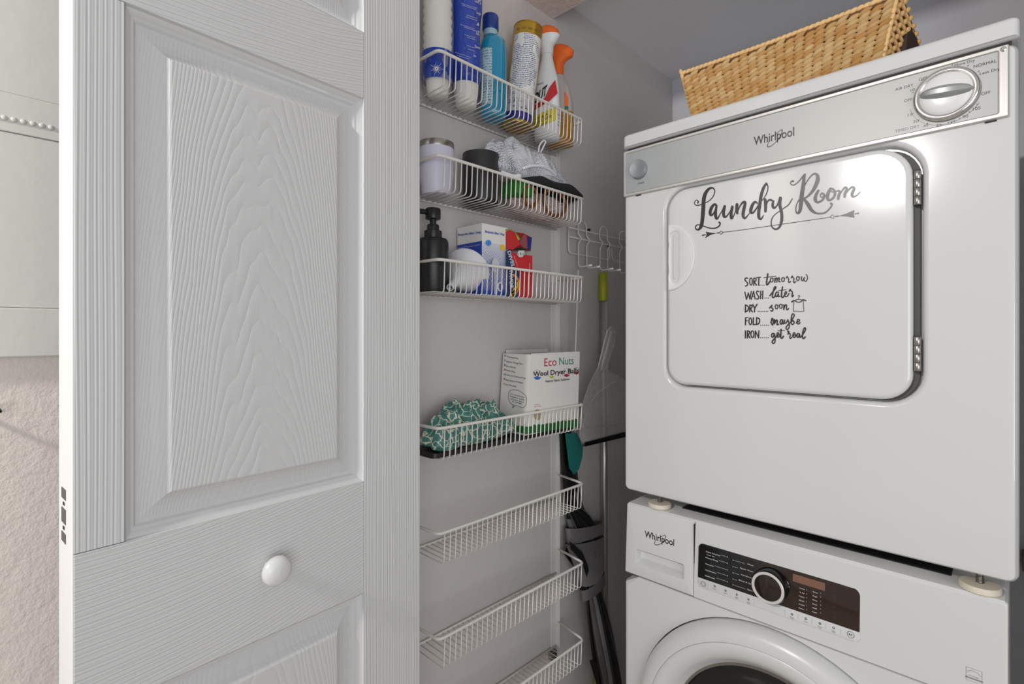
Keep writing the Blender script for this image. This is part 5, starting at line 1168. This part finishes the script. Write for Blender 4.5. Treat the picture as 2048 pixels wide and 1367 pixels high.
# strands: one slanted seed-shaped lump each
SV = []; nl, nr_ = 7, 8
for i in range(nl+1):
    s_ = i/nl; w_ = math.sin(PI*s_)**.75; 
    for j in range(nr_): a = 2*PI*j/nr_; SV.append(((s_-.5), .5*w_*math.cos(a)*.9, .5*w_*math.sin(a)))
SF = loft([SV[i*nr_:(i+1)*nr_] for i in range(nl+1)])[1]
strand = None
ncol, nrow = 22, 13; cnt = 0
for ci in range(ncol):
    for ri in range(nrow):
        z = zw0+.006+(zw1-zw0-.012)*(ri+(.5 if ci % 2 else 0))/nrow
        if z > zw1-.004: continue
        x = wx_l(z)+(wx_r(z)-wx_l(z))*(ci+.5)/ncol; rj = random.uniform
        L = Vector((x, yF-.0025+rj(-.0008, .0008), z+sag(x)*(z-zw0)/(zw1-zw0)))
        if strand is None:
            strand = mesh_ob('strand', (SV, SF), M_sea, wk, 'all'); o = strand
        else: o = strand.copy(); COL.objects.link(o); o.parent = wk
        if cnt == 0:
            o.data.clear_geometry(); o.data.from_pydata(SV, [], SF); [setattr(p, 'use_smooth', True) for p in o.data.polygons]
        o.location = L-wk.location; o.rotation_euler = (rj(-.1, .1), -math.radians(27+rj(-6, 6)), 0); o.scale = (.0225*rj(.92, 1.08), .0120, .0104*rj(.88, 1.1)); cnt += 1
def strands_geo(pts, tang, up, sx, sz):
    G = []
    for L, T_, U in zip(pts, tang, up):
        T_ = Vector(T_).normalized(); U = Vector(U).normalized(); Nn = T_.cross(U)
        G.append(([tuple(Vector(L)+T_*v[0]*sx+Nn*v[1]*.009+U*v[2]*sz) for v in SV], SF))
    return merge(*G)
# right end: wedge between front face and sloping back
P_, T_, U_ = [], [], []
for ri in range(13):
    z = zw0+.006+(zw1-zw0-.012)*ri/12.; yb = 1.225+(1.055-1.225)*(z-zw0)/(zw1-zw0)
    nn2 = max(2, int((yb-yF)/.013))
    for k in range(nn2): P_.append((wx_r(z)+.002+.3*(yb-yF-.012)*(k+.5)/nn2, yF+.004+(yb-yF-.014)*(k+.5)/nn2, z)); T_.append((.30, .8, .42 if (ri+k) % 2 else -.35)); U_.append((0, -.4, 1))
sg = mesh_ob('end_weave', strands_geo(P_, T_, U_, .0165, .0098), M_sea, wk, 'all'); sg['kind'] = 'stuff'
P_, T_, U_ = [], [], []
for k in range(40):
    s_ = (k+.5)/40; x = wx_l(zw1)+(wx_r(zw1)-wx_l(zw1))*s_; P_.append((x, yF+.002, zw1+.0015+sag(x))); T_.append((1, .15, .22)); U_.append((0, 0, 1))
for k in range(13): s_ = k/12.; z = zw0+.004+(zw1-zw0)*s_; P_.append((wx_r(z)+.0005, yF, z)); T_.append((.3, 0, 1)); U_.append((0, 1, 0)); P_.append((wx_l(z)-.0005, yF+.001, z)); T_.append((-.3, 0, 1)); U_.append((0, 1, 0))
sg = mesh_ob('braided_edge', strands_geo(P_, T_, U_, .0170, .0095), M_sea, wk, 'all'); sg['kind'] = 'stuff'
def wcs(x0, x1, z, yb, d=0): return [(x0, yF+.001, z), (x1, yF+.001, z), (x1+.3*(yb-yF)-.001, yb, z), (x0, yb, z)]
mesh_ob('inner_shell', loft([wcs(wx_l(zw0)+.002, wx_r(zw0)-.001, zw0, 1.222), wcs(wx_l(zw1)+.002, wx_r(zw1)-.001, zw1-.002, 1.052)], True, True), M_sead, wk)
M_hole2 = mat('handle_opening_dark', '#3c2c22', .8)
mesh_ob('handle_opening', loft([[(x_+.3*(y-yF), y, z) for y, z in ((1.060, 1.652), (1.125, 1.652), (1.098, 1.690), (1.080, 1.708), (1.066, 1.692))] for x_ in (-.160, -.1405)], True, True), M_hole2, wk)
# second small wicker item seen past the dryer's right side, and a ledge on the back wall
ws2 = thing('seagrass_bag', 'small seagrass bag partly hidden behind the right side of the dryer', 'bag', (.045, 1.40, 1.61))
P_, T_, U_ = [], [], []
for ri in range(22):
    for k in range(8): P_.append((.018+.010*k, 1.345+.001*(k % 2), 1.66+.0135*ri)); T_.append((1, 0, .5 if k % 2 else -.5)); U_.append((0, 0, 1))
gg = mesh_ob('weave', strands_geo(P_, T_, U_, .0165, .0130), mat('dark_seagrass', '#7d6a4c', .7), ws2, 'all'); gg['kind'] = 'stuff'
mesh_ob('lining', box(.014, .094, 1.350, 1.440, 1.655, 1.955, .004), M_sead, ws2)
struct('trim_2', box(.010, .30, 1.600, YB, .672, .706, .002), mat('raw_wood_batten', '#8d7c63', .7, var=.3, vscale=30))
